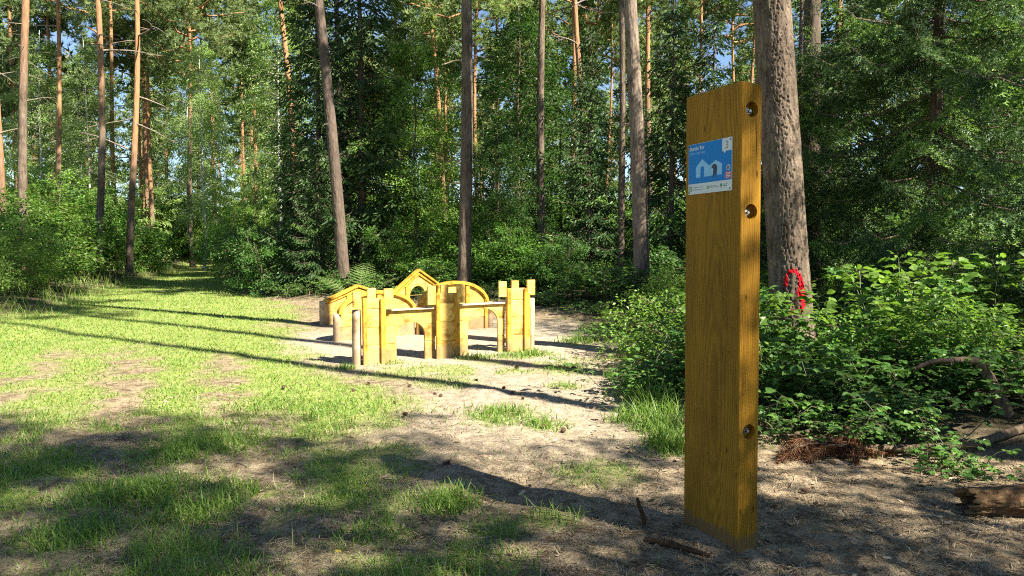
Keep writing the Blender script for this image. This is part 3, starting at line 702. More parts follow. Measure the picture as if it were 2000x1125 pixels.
# spruces
SPR_N = spruce_mesh('spruce_near', 301, 12, 2.6, 0.9, True, .34, 6, .24, vis_h=6.0)
SPR_N2 = spruce_mesh('spruce_near_b', 302, 10, 2.3, 0.5, True, .36, 6, .24, vis_h=5.6)
SPR_F = [spruce_mesh('spruce_far', 303, 12, 2.3, .4, False, .34, 6, .05), spruce_mesh('spruce_far_b', 304, 9, 2.2, .2, False, .32, 6, .05)]
SPR_T = trunk_mesh('spruce_trunk', .13, 11.7, 14, 40, 0, 'bark_dark', (2, 3), 5, 0, .08)
SPR_T2 = trunk_mesh('spruce_trunk_b', .11, 9.0, 14, 40, 0, 'bark_dark', (2, 3), 6, 0, .08)
SPRUCES = [
 (6.75, 12.0, SPR_N, SPR_T, 1.0, 0.3, 'big dark spruce filling the right side, its bare lower trunk showing'),
 (7.25, 8.35, SPR_N2, SPR_T2, 1.1, 1.3, 'spruce at the right edge of the picture with sunlit drooping branches'),
 (5.4, 14.2, SPR_N2, SPR_T2, .85, 2.3, 'smaller spruce behind the big pine with the red mark'),
 (10.2, 16.2, SPR_N, SPR_T, 1.0, 4.3, 'dark spruce behind the spruces at the right edge'),
 (7.8, 17.5, SPR_F[0], SPR_T, 1.0, 5.3, 'shaded spruce deep behind the big dark spruce'),
 (-5.5, 21.4, SPR_F[0], SPR_T, .88, 0.2, 'tall dark spruce left of the leaning brown pine'),
 (-4.2, 21.0, SPR_F[0], SPR_T, 1.0, 1.2, 'dark spruce right behind the leaning brown pine'),
 (-7.2, 24.4, SPR_F[0], SPR_T, .45, 2.2, 'spruce left of the tall dark spruce, nearest to the path'),
 (-5.1, 19.6, SPR_F[1], SPR_T2, .45, 3.2, 'small low spruce in front of the leaning brown pine'),
 (2.1, 20.4, SPR_F[1], SPR_T2, .62, 4.2, 'small spruce left of the pale pine at the clearing edge'),
 (4.3, 20.2, SPR_F[1], SPR_T2, .85, 5.2, 'dark spruce right of the pale pine at the clearing edge'),
 (6.0, 22.5, SPR_F[0], SPR_T, .75, 0.7, 'dark spruce seen left of the oak post, behind the others'),
 (2.6, 24.8, SPR_F[0], SPR_T, .7, 1.7, 'spruce behind the pale pine with its top between the pine trunks'),
 (4.4, 13.2, SPR_F[1], SPR_T2, .35, 2.7, 'little spruce in the shade close behind the oak post'),
]
for (x, y, cm, tm, s_, rz, lab) in SPRUCES:
    t = thing('spruce_tree', lab, 'spruce tree', (x, y, hz(x, y) - .03), (0, 0, 0), 'spruces in the wood')
    obj('trunk', tm, t, rot=(0, 0, rz), scale=(s_,) * 3); obj('crown', cm, t, rot=(0, 0, rz), scale=(s_,) * 3)

# trees outside the picture on the sunny side; their shade falls across the clearing
OUT = [('pine', 6.3, 3.0, .15, 'tall pine outside the right edge throwing the long shadow line across the grass'),
       ('pine', 7.42, 4.05, .19, 'tall pine outside the right edge throwing a shadow line across the middle tower')]
for k, (_, x, y, r, lab) in enumerate(OUT):
    t = thing('pine_tree', lab, 'pine tree', (x, y, hz(x, y)), (0, 0, 0), 'pines in the wood')
    obj('trunk', trunk_mesh('trunk', r, 26, 10, 26, 0, 'bark', (.3, .6), 30 + k, .01), t); obj('crown', PINE_C[k], t, (0, 0, (20.5, 18.5)[k]), (0, 0, k), (.42, .42, .5))
for k, (x, y, me, s_, lab) in enumerate([
    (5.4, -.6, sparse, .75, 'leafy tree outside the right edge shading the foreground'),
    (4.2, -2.2, sparse, .8, 'leafy tree behind the camera on the right shading the near grass'),
    (6.6, -1.6, sparse, 1.02, 'open crowned tree outside the right edge shading the grass on the left'),
    (6.9, 1.0, sparse, .82, 'open crowned tree outside the right edge shading the ground around the needle heap'),
    (8.6, 2.2, sparse, .9, 'open crowned tree outside the right edge shading the brambles'),
    (7.6, -1.9, birch, 1.15, 'tall birch outside the right edge whose shade streaks the grass on the left')]):
    tree_bl('leafy_tree', lab, 'tree', x, y, me, s_, k * 1.3)
# ------------------------------------------------------------------ shrubs one can pick out
SHRUBS = [
 (-10.7, 14.6, 2, 0.68, 'bright green shrub in the sun at the left edge'),
 (-11.6, 17.2, 2, 0.72, 'shrub just right of the bright shrub at the left edge'),
 (-12.9, 20.0, 1, .85, 'dark shrub left of the pale foot of the path-side pine'),
 (-14.4, 23.5, 0, 1.05, 'tall green shrub behind the dark shrub on the left of the path'),
 (-15.6, 27.5, 2, 1.0, 'light green shrub right behind the path-side pine'),
 (-17.5, 31.5, 0, 1.2, 'shrub on the left of the path where it narrows'),
 (-8.0, 22.6, 1, 0.95, 'dark shrub on the right side of the grass path'),
 (-6.7, 20.2, 1, 0.8, 'low dark shrub at the corner where the path leaves the clearing'),
 (-9.9, 27.0, 0, 0.95, 'green shrub further along the right side of the path'),
 (-12.9, 33.0, 2, 1.0, 'light shrub on the right side of the path near its bend'),
 (-3.2, 19.6, 0, 0.62, 'shrub behind the gabled play wall, left of the central pine'),
 (-0.2, 19.2, 0, 0.62, 'shrub right of the foot of the central pine'),
 (1.15, 18.8, 1, 0.6, 'dark shrub behind the right tower of the castle wall'),
]
for k, (x, y, b, s_, lab) in enumerate(SHRUBS):
    t = thing('shrub', lab, 'shrub', (x, y, hz(x, y) - .02), (0, 0, 0), 'leafy shrubs along the edge of the wood')
    obj('stems', bush[b][0], t, rot=(0, 0, k), scale=(s_,) * 3); obj('foliage', bush[b][1], t, rot=(0, 0, k), scale=(s_,) * 3)

# ------------------------------------------------------------------ masses: undergrowth, far wood
rr = random.Random(3)
def in_view(x, y, m=0.74): return y > 1 and abs(x) < m * y + 1.5
und = []
UP = {}
for k, (sd, H, Rm, nb, lpb, mt) in enumerate([(401, 1.5, 1.0, 30, 60, 'leaf'), (402, 1.1, .9, 26, 60, 'leaf_dark'), (403, 2.6, 1.4, 46, 70, 'leaf'), (404, 2.9, 1.5, 50, 70, 'leaf_light')]):
    gt, g, _ = broadleaf(sd, H, Rm, nb, lpb, .085, mt, 5, .03)
    for v, f, m_, t_ in zip(gt.v, gt.f, gt.m, gt.t): pass
    UP[k] = g
UMESH = [UP[0].mesh('undergrowth_a', [M['twig'], M['leaf']]), UP[1].mesh('undergrowth_b', [M['twig'], M['leaf_dark']]), UP[2].mesh('undergrowth_c', [M['twig'], M['leaf']]), UP[3].mesh('undergrowth_d', [M['twig'], M['leaf_light']])]
tries = 0
while len(und) < 330 and tries < 20000:
    tries += 1
    y = 13 + 48 * rr.random() ** 1.3; x = rr.uniform(-.82, .82) * y
    s_ = float(veg_sd(np.array([x]), np.array([y]))[0])
    if s_ < 0.9 or (x > 0 and y < 17): continue
    big = s_ > 2.2 and y > 19
    k = rr.choice([2, 2, 3, 0]) if big else rr.choice([0, 1, 1])
    if x < -8: k = rr.choice([0, 0, 3]) if s_ < 3 else rr.choice([2, 3, 3])  # paler leaf mix on the left stands in for sunlight
    if k in (2, 3) and -4 < x < 3 and y < 24: k = rr.choice([0, 1])
    sc_ = rr.uniform(.75, 1.25) * (1 + (y - 15) * .012)
    if x < -8 and y < 22: sc_ *= .62
    und.append((k, (x, y, hz(x, y), rr.uniform(0, 6.28), sc_, sc_ * rr.uniform(.7, 1.15))))
instanced('undergrowth', 'green leafy undergrowth filling the forest floor between the trunks', 'undergrowth', UMESH, und)

# far wood: low-detail pines, spruces and scrub beyond 45 m
def far_wood():
    G = Geo(); parts = {}
    global rng
    for k in range(3):
        rng = np.random.default_rng(500 + k); p = Geo()
        H = 21; cb = (9, 11, 7)[k]
        t = np.linspace(0, 1, 5); p.tube(np.outer(t, [0, 0, H]), .16 * (1 - .6 * t), 6, 0, np.clip(t * 2, 0, 1), cap=False)
        P = []; D = []
        for b in range(46):
            z = cb + (H - cb) * rng.random(); th = rng.uniform(0, 6.28); ln = rng.uniform(.6, 2.4) * (1.15 - .5 * (z - cb) / (H - cb))
            hor = np.array([math.cos(th), math.sin(th), .25]); q = np.array([[0, 0, z], hor * ln * .6 + [0, 0, z + .1], hor * ln + [0, 0, z]])
            p.tube(q, [.035, .02, .01], 3, 0, 1.0, cap=False)
            for c in range(4):
                o = np.array([0, 0, z]) + hor * ln * rng.uniform(.45, 1.05) + rng.normal(0, .3, 3); m_ = 5
                P.append(o + rng.normal(0, .25, (m_, 3))); d = rng.normal(0, 1, (m_, 3)); d[:, 2] = abs(d[:, 2]); D.append(d)
        P = np.concatenate(P); D = np.concatenate(D); X, Y, Z = frames(D, rng.uniform(0, 6, len(D))); l_ = rng.uniform(.35, .6, len(P))[:, None]
        p.scatter(TUFT_F[0], TUFT_F[1], P, X * l_, Y * l_, Z * l_, 1); parts[k] = p
    for k in (3, 4):
        gt, g, _ = broadleaf(510 + k, 5.5 if k == 3 else 9, 2.6, 60, 70, .17, 'leaf', 4, .03)
        g.m = [np.where(a == 1, k - 1, 0).astype(np.int32) for a in g.m]; parts[k] = g
    pl = []
    r_ = random.Random(8); tr = 0
    while len(pl) < 165 and tr < 5000:
        tr += 1; y = r_.uniform(44, 120); x = r_.uniform(-.85, .85) * y
        if abs(x + .40 * y) < 2.5 and y < 50: continue
        pl.append((r_.choice([0, 1, 2]), (x, y, 0, r_.uniform(0, 6), 1, r_.uniform(.85, 1.1))))
    for i in range(420):
        y = 40 + 75 * (i / 420) + r_.uniform(-2, 2); x = r_.uniform(-.85, .85) * y
        if abs(x + .40 * y) < 3.4 and y < 54: continue
        k = 4 if r_.random() < .3 else 3; s_ = r_.uniform(.6, 1.15)
        pl.append((k, (x, y, -.2, r_.uniform(0, 6), s_, s_)))
    for i in range(90):
        y = r_.uniform(52, 95); x = r_.uniform(-.8, -.28) * y; s_ = r_.uniform(.7, 1.2); pl.append((r_.choice([3, 4]), (x, y, -.2, r_.uniform(0, 6), s_, s_)))
    mats = [[M['bark'], M['pine']]] * 3 + [[M['bark'], M['leaf']], [M['bark'], M['leaf_birch']]]
    for k in (3, 4): parts[k].m = [np.minimum(a, 1).astype(np.int32) for a in parts[k].m]
    instanced('far_wood', 'far pine wood closing off the background as one mass', 'wood', [parts[k].mesh('far_%d' % k, mats[k]) for k in range(5)], pl)
far_wood()

gs1 = broadleaf(241, .8, .5, 26, 40, .045, 'leaf_light', 6, .03)[1]; gs2 = broadleaf(242, .55, .5, 26, 40, .035, 'leaf', 7, .03)[1]
bush_small = [gs1.mesh('small_shrub_a', [M['twig'], M['leaf_light']]), gs2.mesh('small_shrub_b', [M['twig'], M['leaf']])]
# bramble thicket on the right and behind the clearing
BR = {i: bramble_geo(600 + i, h, r_, c, ls, True) for i, (h, r_, c, ls) in enumerate([(.5, .55, 20, .07), (.36, .5, 20, .055), (.75, .6, 18, .085), (.24, .42, 18, .05), (.95, .5, 6, .09)])}
BR_M = [g.mesh('bramble_%d' % i, [M['cane'], M['leaf_light' if i == 4 else 'bramble']]) for i, g in BR.items()]
pl = []; tries = 0
while len(pl) < 200 and tries < 9000:
    tries += 1
    y = 5 + 15 * rr.random() ** 1.3; x = rr.uniform(-.3, .8) * y
    s_ = float(poly_sd(VEG_R, np.array([x]), np.array([y]))[0])
    if s_ < 0.1 or s_ > 5.5: continue
    if any(math.hypot(x - a, y - b) < r_ for a, b, r_ in ((3.35, 5.45, .5), (3.6, 5.4, .45), (3.2, 5.1, .4), (3.6, 5.0, .4))): continue
    if fbm(np.array([x * 1.1]), np.array([y * 1.1]), 131, 2)[0] < .49: continue
    k = rr.choice([1, 3, 3]) if s_ < .7 else rr.choice([0, 0, 1, 2, 3, 4, 5, 6])
    pl.append((k, (x, y, hz(x, y), rr.uniform(0, 6.28), rr.uniform(.8, 1.25), rr.uniform(.75, 1.15))))
instanced('bramble_thicket', 'tangle of brambles and raspberry leaves covering the ground right of the clearing', 'brambles', BR_M + [bush_small[0], bush_small[1]], pl)
BRAMBLES = [
 (1.6, 9.7, 5, 1.1, 'sunlit bramble at the foot of the pale pine'),  # pale shrub leaves on this and the next stand in for sun
 (1.72, 8.5, 5, 1.2, 'tall sunlit bramble bush left of the oak post at the edge of the clearing'),
 (2.05, 7.3, 0, 1.1, 'leafy bramble half hidden behind the oak post'),
 (2.25, 6.1, 2, .85, 'bramble with big leaves just right of the oak post'),
 (2.95, 6.7, 4, .8, 'bright leaved bramble between the oak post and the crooked dead branch'),
 (4.2, 6.75, 4, 1.4, 'tall raspberry canes with drooping leaves at the right edge'),
 (3.75, 7.1, 4, 1.25, 'tall loose raspberry canes left of those at the right edge'),
 (4.1, 8.3, 4, 1.2, 'raspberry canes right of the foot of the big pine with the red mark'),
 (4.9, 8.4, 4, 1.4, 'tall raspberry canes under the spruce at the right edge'),
 (4.15, 5.6, 1, .9, 'dark bramble in the shade right of the brown needle heap'),
 (4.0, 7.7, 2, 1.1, 'bramble behind the crooked dead branch'),
 (2.9, 4.7, 3, .8, 'small bramble spray above the rotten stump'),
 (1.35, 11.2, 3, 1.0, 'small lit bramble at the sandy edge of the clearing'),
]
for k, (x, y, b, s_, lab) in enumerate(BRAMBLES):
    t = thing('bramble_bush', lab, 'bramble', (x, y, hz(x, y)), (0, 0, 0), 'brambles at the edge of the clearing')
    obj('leafy_canes', (BR_M + bush_small)[b], t, rot=(0, 0, k * 1.1), scale=(s_,) * 3)

# fern behind the gabled wall
def fern(x, y):
    t = thing('fern', 'tall green fern with arching fronds behind the gabled play wall', 'fern', (x, y, hz(x, y)))
    for k, (a, ln, el) in enumerate([(1.45, 1.35, 78), (2.75, 1.25, 55), (.35, 1.25, 56), (3.5, .9, 45), (-.4, .9, 45), (-1.5, .8, 55)]):
        g = Geo(); n = 18; s_ = np.linspace(0, 1, n); e = R(el)
        p = np.stack([s_ * ln * math.cos(e) + .18 * ln * s_ ** 2, 0 * s_, s_ * ln * math.sin(e) - .25 * ln * s_ ** 2.5], -1)
        g.tube(p[::3], np.linspace(.008, .002, len(p[::3])), 4, 0)
        tan = norm(np.gradient(p, axis=0))
        for sg in (-1, 1):
            sel = np.arange(3, n); P = p[sel]; D = tan[sel] * .45 + np.array([0, sg, 0]) + [0, 0, -.05]
            nu = np.cross(tan[sel], [0, 1, 0]) * -1
            X, Y, Z = frames(D, None, nu); l_ = (.22 * ln * np.sin(np.pi * (1 - (sel / n)) ** .8 * .95) ** .8 + .015)[:, None]
            tv = [(0, 0, 0)]; tf = []
            for q in range(7):
                xx = q / 7; w_ = .055 * (1 - xx) + .012; b = len(tv)
                tv += [(xx, .012, 0), (xx + .09, w_, .01), (xx + .13, .012, 0), (xx, -.012, 0), (xx + .09, -w_, .01), (xx + .13, -.012, 0)]; tf += [(b, b + 1, b + 2), (b + 3, b + 5, b + 4), (b, b + 2, b + 5), (b, b + 5, b + 3)]
            g.scatter(np.array(tv), np.array(tf), P, X * l_, Y * l_, Z * l_, 1)
        obj('frond', g.mesh('frond', [M['cane'], M['leaf_birch']]), t, rot=(0, 0, a))
rng = np.random.default_rng(9)
fern(-3.25, 15.6)

# ------------------------------------------------------------------ oak post
def oak_mat():
    m, n, l, b = newmat('oiled_oak')
    tc = n.new('ShaderNodeTexCoord'); P = tc.outputs['Object']
    warp = n.new('ShaderNodeTexNoise'); warp.inputs['Scale'].default_value = 1.5; warp.inputs['Detail'].default_value = 2
    mpw = mapping(n, l, P, (1.6, 1.6, .55)); l.new(mpw, warp.inputs['Vector'])
    vm = n.new('ShaderNodeVectorMath'); vm.operation = 'MULTIPLY_ADD'; l.new(warp.outputs['Color'], vm.inputs[0]); vm.inputs[1].default_value = (.10, .10, .7); l.new(P, vm.inputs[2])
    mp = mapping(n, l, vm.outputs[0], (9, 9, 1.15), loc=(-2.6, 1.2, -1.5))
    wv = n.new('ShaderNodeTexWave'); wv.wave_type = 'RINGS'; wv.rings_direction = 'SPHERICAL'; wv.inputs['Scale'].default_value = 3.6; wv.inputs['Distortion'].default_value = 2.2
    wv.inputs['Detail'].default_value = 2; wv.inputs['Detail Scale'].default_value = 1.5; l.new(mp, wv.inputs['Vector'])
    fib = noise(n, l, mapping(n, l, P, (150, 150, 3.2)), 1.0, 4, .6)
    pore = noise(n, l, mapping(n, l, P, (420, 420, 9)), 1.0, 2, .5)
    blot = noise(n, l, mapping(n, l, P, (5, 5, 1.3)), 1.0, 4, .6)
    col = ramp(n, l, wv.outputs['Fac'], [(0.0, (.20, .09, .007)), (.5, (.29, .143, .010)), (1.0, (.36, .19, .014))])
    col = mixcol(n, l, .55, col, ramp(n, l, fib, [(.3, (.17, .075, .007)), (.6, (.34, .18, .015))]))
    col = mixcol(n, l, 1.0, col, ramp(n, l, pore, [(.3, (.55, .5, .45)), (.48, (1, 1, 1))]), 'MULTIPLY')
    col = mixcol(n, l, 1.0, col, ramp(n, l, blot, [(.28, (.62, .60, .55)), (.62, (1.05, 1.04, 1.0))]), 'MULTIPLY')
    crk = noise(n, l, mapping(n, l, P, (75, 75, 1.6)), 1.0, 3, .5)
    col = mixcol(n, l, 1.0, col, ramp(n, l, crk, [(.255, (.25, .2, .15)), (.285, (1, 1, 1))]), 'MULTIPLY')
    vk = n.new('ShaderNodeTexVoronoi'); vk.inputs['Scale'].default_value = 1.0; l.new(mapping(n, l, P, (9, 9, 3.2), loc=(.4, .2, .9)), vk.inputs['Vector'])
    col = mixcol(n, l, 1.0, col, ramp(n, l, vk.outputs['Distance'], [(.03, (.35, .28, .2)), (.075, (1, 1, 1))]), 'MULTIPLY')
    sp_ = n.new('ShaderNodeSeparateXYZ'); l.new(P, sp_.inputs[0]); dn = noise(n, l, P, 14, 4, .6)
    dm = n.new('ShaderNodeMath'); dm.operation = 'MULTIPLY_ADD'; l.new(dn, dm.inputs[0]); dm.inputs[1].default_value = -.14; l.new(sp_.outputs[2], dm.inputs[2])
    col = mixcol(n, l, ramp(n, l, dm.outputs[0], [(0.0, (.55, .55, .55)), (.03, (0, 0, 0))]), col, (.10, .075, .05))
    l.new(col, b.inputs['Base Color']); b.inputs['Roughness'].default_value = .7; b.inputs['Specular IOR Level'].default_value = .15
    ad = n.new('ShaderNodeMath'); ad.operation = 'ADD'; l.new(fib, ad.inputs[0]); l.new(pore, ad.inputs[1])
    bump(n, l, b, ad.outputs[0], .25, .002)
    return m
M['oak'] = oak_mat()
M['steel'] = plain('galvanised_steel', (.50, .51, .52), .38, .9, var=.25, scale=60)
M['rust'] = plain('dull_steel', (.26, .24, .21), .6, .6, var=.4, scale=80)
POST_W, POST_T, POST_H = .42, .122, 2.235
POST = thing('oak_post', 'tall thick oak post with three recessed bolts and a blue sign on its face', 'post', (0.907, 3.853, 0), (0, 0, math.atan2(-.385, .168)))
POST.rotation_euler = Euler((0.0, -0.014, math.atan2(-.385, .168)))
BOLT_Z = (2.105, 1.63, .585); BOLT_Y = .062
def build_post():
    bm = bmesh.new(); bmesh.ops.create_cube(bm, size=1)
    for v in bm.verts:
        v.co = Vector(((v.co.x + .5) * POST_W, (v.co.y + .5) * POST_T, -.25 + (v.co.z + .5) * (POST_H + .25)))
    for v in bm.verts:
        if v.co.z > 1 and v.co.y > .05: v.co.z -= .012
    ed = [e for e in bm.edges]
    bmesh.ops.bevel(bm, geom=ed, offset=.009, segments=3, affect='EDGES', profile=.6)
    me = bpy.data.meshes.new('beam_raw'); bm.to_mesh(me); bm.free()
    base = bpy.data.objects.new('beam_raw', me); C.objects.link(base); tmp = [base]
    for z in BOLT_Z:
        cb = bmesh.new(); bmesh.ops.create_cone(cb, cap_ends=True, segments=36, radius1=.036, radius2=.036, depth=.09, matrix=Matrix.Translation((POST_W + .005, BOLT_Y, z)) @ Matrix.Rotation(R(90), 4, 'Y'))
        cm = bpy.data.meshes.new('cut'); cb.to_mesh(cm); cb.free(); co = bpy.data.objects.new('cut', cm); C.objects.link(co); tmp.append(co)
        md = base.modifiers.new('b', 'BOOLEAN'); md.object = co; md.operation = 'DIFFERENCE'; md.solver = 'EXACT'
    dg = bpy.context.evaluated_depsgraph_get(); dg.update()
    out = bpy.data.meshes.new_from_object(base.evaluated_get(dg)); out.name = 'beam'
    for o in tmp: bpy.data.objects.remove(o)
    out.materials.clear(); out.materials.append(M['oak'])
    obj('beam', out, POST)
    for i, z in enumerate(BOLT_Z):
        def cyl(name, r, x0, x1, seg, mat, dy=0, dz=0):
            cb = bmesh.new(); bmesh.ops.create_cone(cb, cap_ends=True, segments=seg, radius1=r, radius2=r, depth=x1 - x0, matrix=Matrix.Translation(((x0 + x1) / 2, dy, dz)) @ Matrix.Rotation(R(90), 4, 'Y'))
            bmesh.ops.bevel(cb, geom=list(cb.edges), offset=.0012, segments=1, affect='EDGES')
            m_ = bpy.data.meshes.new(name); cb.to_mesh(m_); cb.free(); m_.materials.append(mat); return m_
        x0 = POST_W - .0395
        b_ = obj('bolt', cyl('bolt', .0075, 0, .034, 14, M['rust'] if i == 2 else M['steel']), POST, (x0, BOLT_Y + (-.004, -.009, .002)[i], z - (.006, .004, 0)[i]))
        obj('washer', cyl('washer', .0215, .0005, .004, 28, M['rust'] if i == 2 else M['steel']), b_)
        obj('nut', cyl('nut', .0145, .0045, .0175, 6, M['rust'] if i == 2 else M['steel']), b_, rot=(.3 + i, 0, 0))
build_post()

# ------------------------------------------------------------------ sign on the post
M['alu'] = plain('sign_edge_white', (.62, .63, .62), .4, 0, .5)
M['sblue'] = plain('sign_blue', (.003, .18, .50), .5, 0, .2)
M['sblue2'] = plain('sign_light_blue', (.20, .45, .66), .4, 0, .5)
M['swhite'] = plain('sign_white', (.56, .58, .56), .4, 0, .5)
M['sblack'] = plain('sign_black', (.015, .017, .02), .45, 0, .4)
M['sred'] = plain('sign_red', (.55, .03, .04), .4, 0, .4)
M['sgreen'] = plain('sign_green', (.03, .22, .06), .4, 0, .4)
M['sgrey'] = plain('sign_grey_text', (.22, .27, .27), .45, 0, .4)
SW, SH = .332, .252
SIGN = thing('information_sign', 'blue and white information sign numbered 3 screwed to the oak post', 'sign', (0, 0, 0))
SIGN.matrix_world = POST.matrix_basis @ Matrix.Translation((.030, 0, 1.733))
def poly_obj(name, pts, y0, y1, mat, parent, bev=0.0):
    """outline in the x-z plane, from depth y0 (front) back to y1"""
    bm = bmesh.new(); vsn = [bm.verts.new((p[0], y0, p[1])) for p in pts]; f = bm.faces.new(vsn)
    r_ = bmesh.ops.extrude_face_region(bm, geom=[f]); nv = [v for v in r_['geom'] if isinstance(v, bmesh.types.BMVert)]
    for v in nv: v.co.y = y1
    bmesh.ops.recalc_face_normals(bm, faces=bm.faces)
    if bev:
        bmesh.ops.bevel(bm, geom=list(bm.edges), offset=bev, segments=1, affect='EDGES', clamp_overlap=True)
    me = bpy.data.meshes.new(name); bm.to_mesh(me); bm.free(); me.materials.append(mat)
    return obj(name, me, parent)
def text_obj(name, body, size, x, z, y, mat, parent, bold=0.0):
    cu = bpy.data.curves.new(name, 'FONT'); cu.body = body; cu.size = size; cu.offset = bold; cu.resolution_u = 3
    o = bpy.data.objects.new('t', cu); C.objects.link(o); dg = bpy.context.evaluated_depsgraph_get(); dg.update()
    me = bpy.data.meshes.new_from_object(o.evaluated_get(dg)); bpy.data.objects.remove(o)
    me.name = name; me.materials.clear(); me.materials.append(mat)
    q = obj(name, me, parent, (x, y, z), (R(90), 0, 0)); return q
def rect(x0, z0, x1, z1): return [(x0, z0), (x1, z0), (x1, z1), (x0, z1)]
poly_obj('plate', rect(0, 0, SW, SH), -.0045, -.0006, M['swhite'], SIGN, .0006)
Y1, Y2, Y3 = -.0050, -.0054, -.0058
# blue field around the number flag
poly_obj('blue_field', [(.002, .052), (SW - .002, .052), (SW - .002, SH - .062), (.262 + .03, SH - .062), (.262, SH - .062), (.262, SH - .0015), (.002, SH - .0015)], Y1, -.0045, M['sblue'], SIGN)
poly_obj('number_flag', [(.262, SH - .062), (.272, SH - .062), (.279, SH - .072), (.290, SH - .062), (SW - .001, SH - .062), (SW - .001, SH - .001), (.262, SH - .001)], Y2, Y1, M['swhite'], SIGN)
text_obj('number', '3', .052, .283, SH - .051, Y3, M['sgrey'], SIGN, .0008)
text_obj('title_lettering', 'Durchs Tor', .0245, .009, SH - .031, Y2, M['swhite'], SIGN, .0007)
text_obj('subtitle_lettering', 'Door het hek', .0225, .009, SH - .054, Y2, M['sblue2'], SIGN)
house = [(.062, .082), (.098, .082), (.098, .118), (.101, .130), (.109, .136), (.116, .136), (.124, .130), (.127, .118), (.127, .082), (.196, .082), (.196, .118), (.200, .128), (.208, .134), (.216, .134), (.223, .128), (.226, .118), (.226, .082),
         (.262, .082), (.262, .133), (.217, .155), (.166, .133), (.112, .170), (.062, .133)]
poly_obj('gate_picture', house, Y2, Y1, M['sblue2'], SIGN)
dog = [(.183, .124), (.186, .129), (.192, .131), (.197, .137), (.206, .138), (.214, .134), (.220, .130), (.226, .122), (.227, .108), (.222, .100), (.217, .097), (.214, .088), (.212, .080), (.215, .073), (.210, .072), (.206, .082), (.203, .092), (.200, .084),
       (.197, .076), (.199, .071), (.194, .072), (.193, .081), (.196, .094), (.198, .104), (.199, .112), (.195, .117), (.189, .119), (.185, .120)]
poly_obj('dog_picture', dog, Y3, Y2, M['sblack'], SIGN)
circ = [(.307 + .0135 * math.cos(a), .110 + .0135 * math.sin(a)) for a in np.linspace(0, 2 * np.pi, 28, endpoint=False)]
poly_obj('round_icon', circ, Y2, Y1, M['swhite'], SIGN)
for dx in (-.0045, .0045):
    poly_obj('icon_figure', [(.307 + dx - .003, .101), (.307 + dx + .003, .101), (.307 + dx + .0035, .116), (.307 + dx, .120), (.307 + dx - .0035, .116)], Y3, Y2, M['sblack'], SIGN)
poly_obj('red_panel', rect(.286, .060, .328, .091), Y2, Y1, M['sred'], SIGN)
for k, (a, b_) in enumerate([(.289, .326), (.292, .322), (.289, .325), (.290, .320)]):
    poly_obj('text_line', rect(a, .083 - k * .007, b_, .0862 - k * .007), Y3, Y2, M['swhite'], SIGN)
# footer logos and their small print, too small to read
poly_obj('logo_mark', [(.008, .014), (.027, .014), (.027, .041), (.008, .041)], Y1, -.0045, M['sgreen'], SIGN)
for z0 in (.018, .029): poly_obj('logo_inset', rect(.0125, z0, .0225, z0 + .007), Y2, Y1, M['swhite'], SIGN)
poly_obj('logo_mark', rect(.147, .020, .163, .034), Y1, -.0045, M['sgreen'], SIGN)
poly_obj('logo_inset', [(.151, .027), (.155, .023), (.159, .027), (.155, .031)], Y2, Y1, M['swhite'], SIGN)
poly_obj('logo_mark', [(.249, .026), (.253, .018), (.258, .021), (.264, .030), (.262, .037), (.255, .040), (.250, .035)], Y1, -.0045, M['sgreen'], SIGN)
for (x0, x1, z0, mt, n_) in [(.033, .115, .032, 'sgrey', 14), (.033, .128, .020, 'sgrey', 17), (.169, .215, .031, 'sgrey', 8), (.169, .236, .024, 'sgrey', 12), (.268, .303, .031, 'sgreen', 7), (.268, .296, .023, 'sgreen', 6)]:
    bm = bmesh.new(); r_ = random.Random(int(x0 * 1000) + int(z0 * 1e4)); x = x0
    while x < x1:
        w_ = r_.uniform(.0016, .0034); h_ = r_.choice([.0034, .0034, .0052])
        q = [bm.verts.new(p) for p in ((x, Y1 + .0002, z0), (x + w_, Y1 + .0002, z0), (x + w_, Y1 + .0002, z0 + h_), (x, Y1 + .0002, z0 + h_))]; bm.faces.new(q); x += w_ + r_.choice([.0008, .0008, .0026])
    me = bpy.data.meshes.new('small_print'); bm.to_mesh(me); bm.free(); me.materials.append(M[mt]); obj('small_print', me, SIGN)
for (sx, sz) in ((.009, .009), (SW - .012, .011), (SW - .010, SH - .011), (.009, SH - .011)):
    c = [(sx + .0036 * math.cos(a), sz + .0036 * math.sin(a)) for a in np.linspace(0, 2 * np.pi, 12, endpoint=False)]
    poly_obj('screw', c, -.0072, -.0045, M['sblack'], SIGN, .0006)

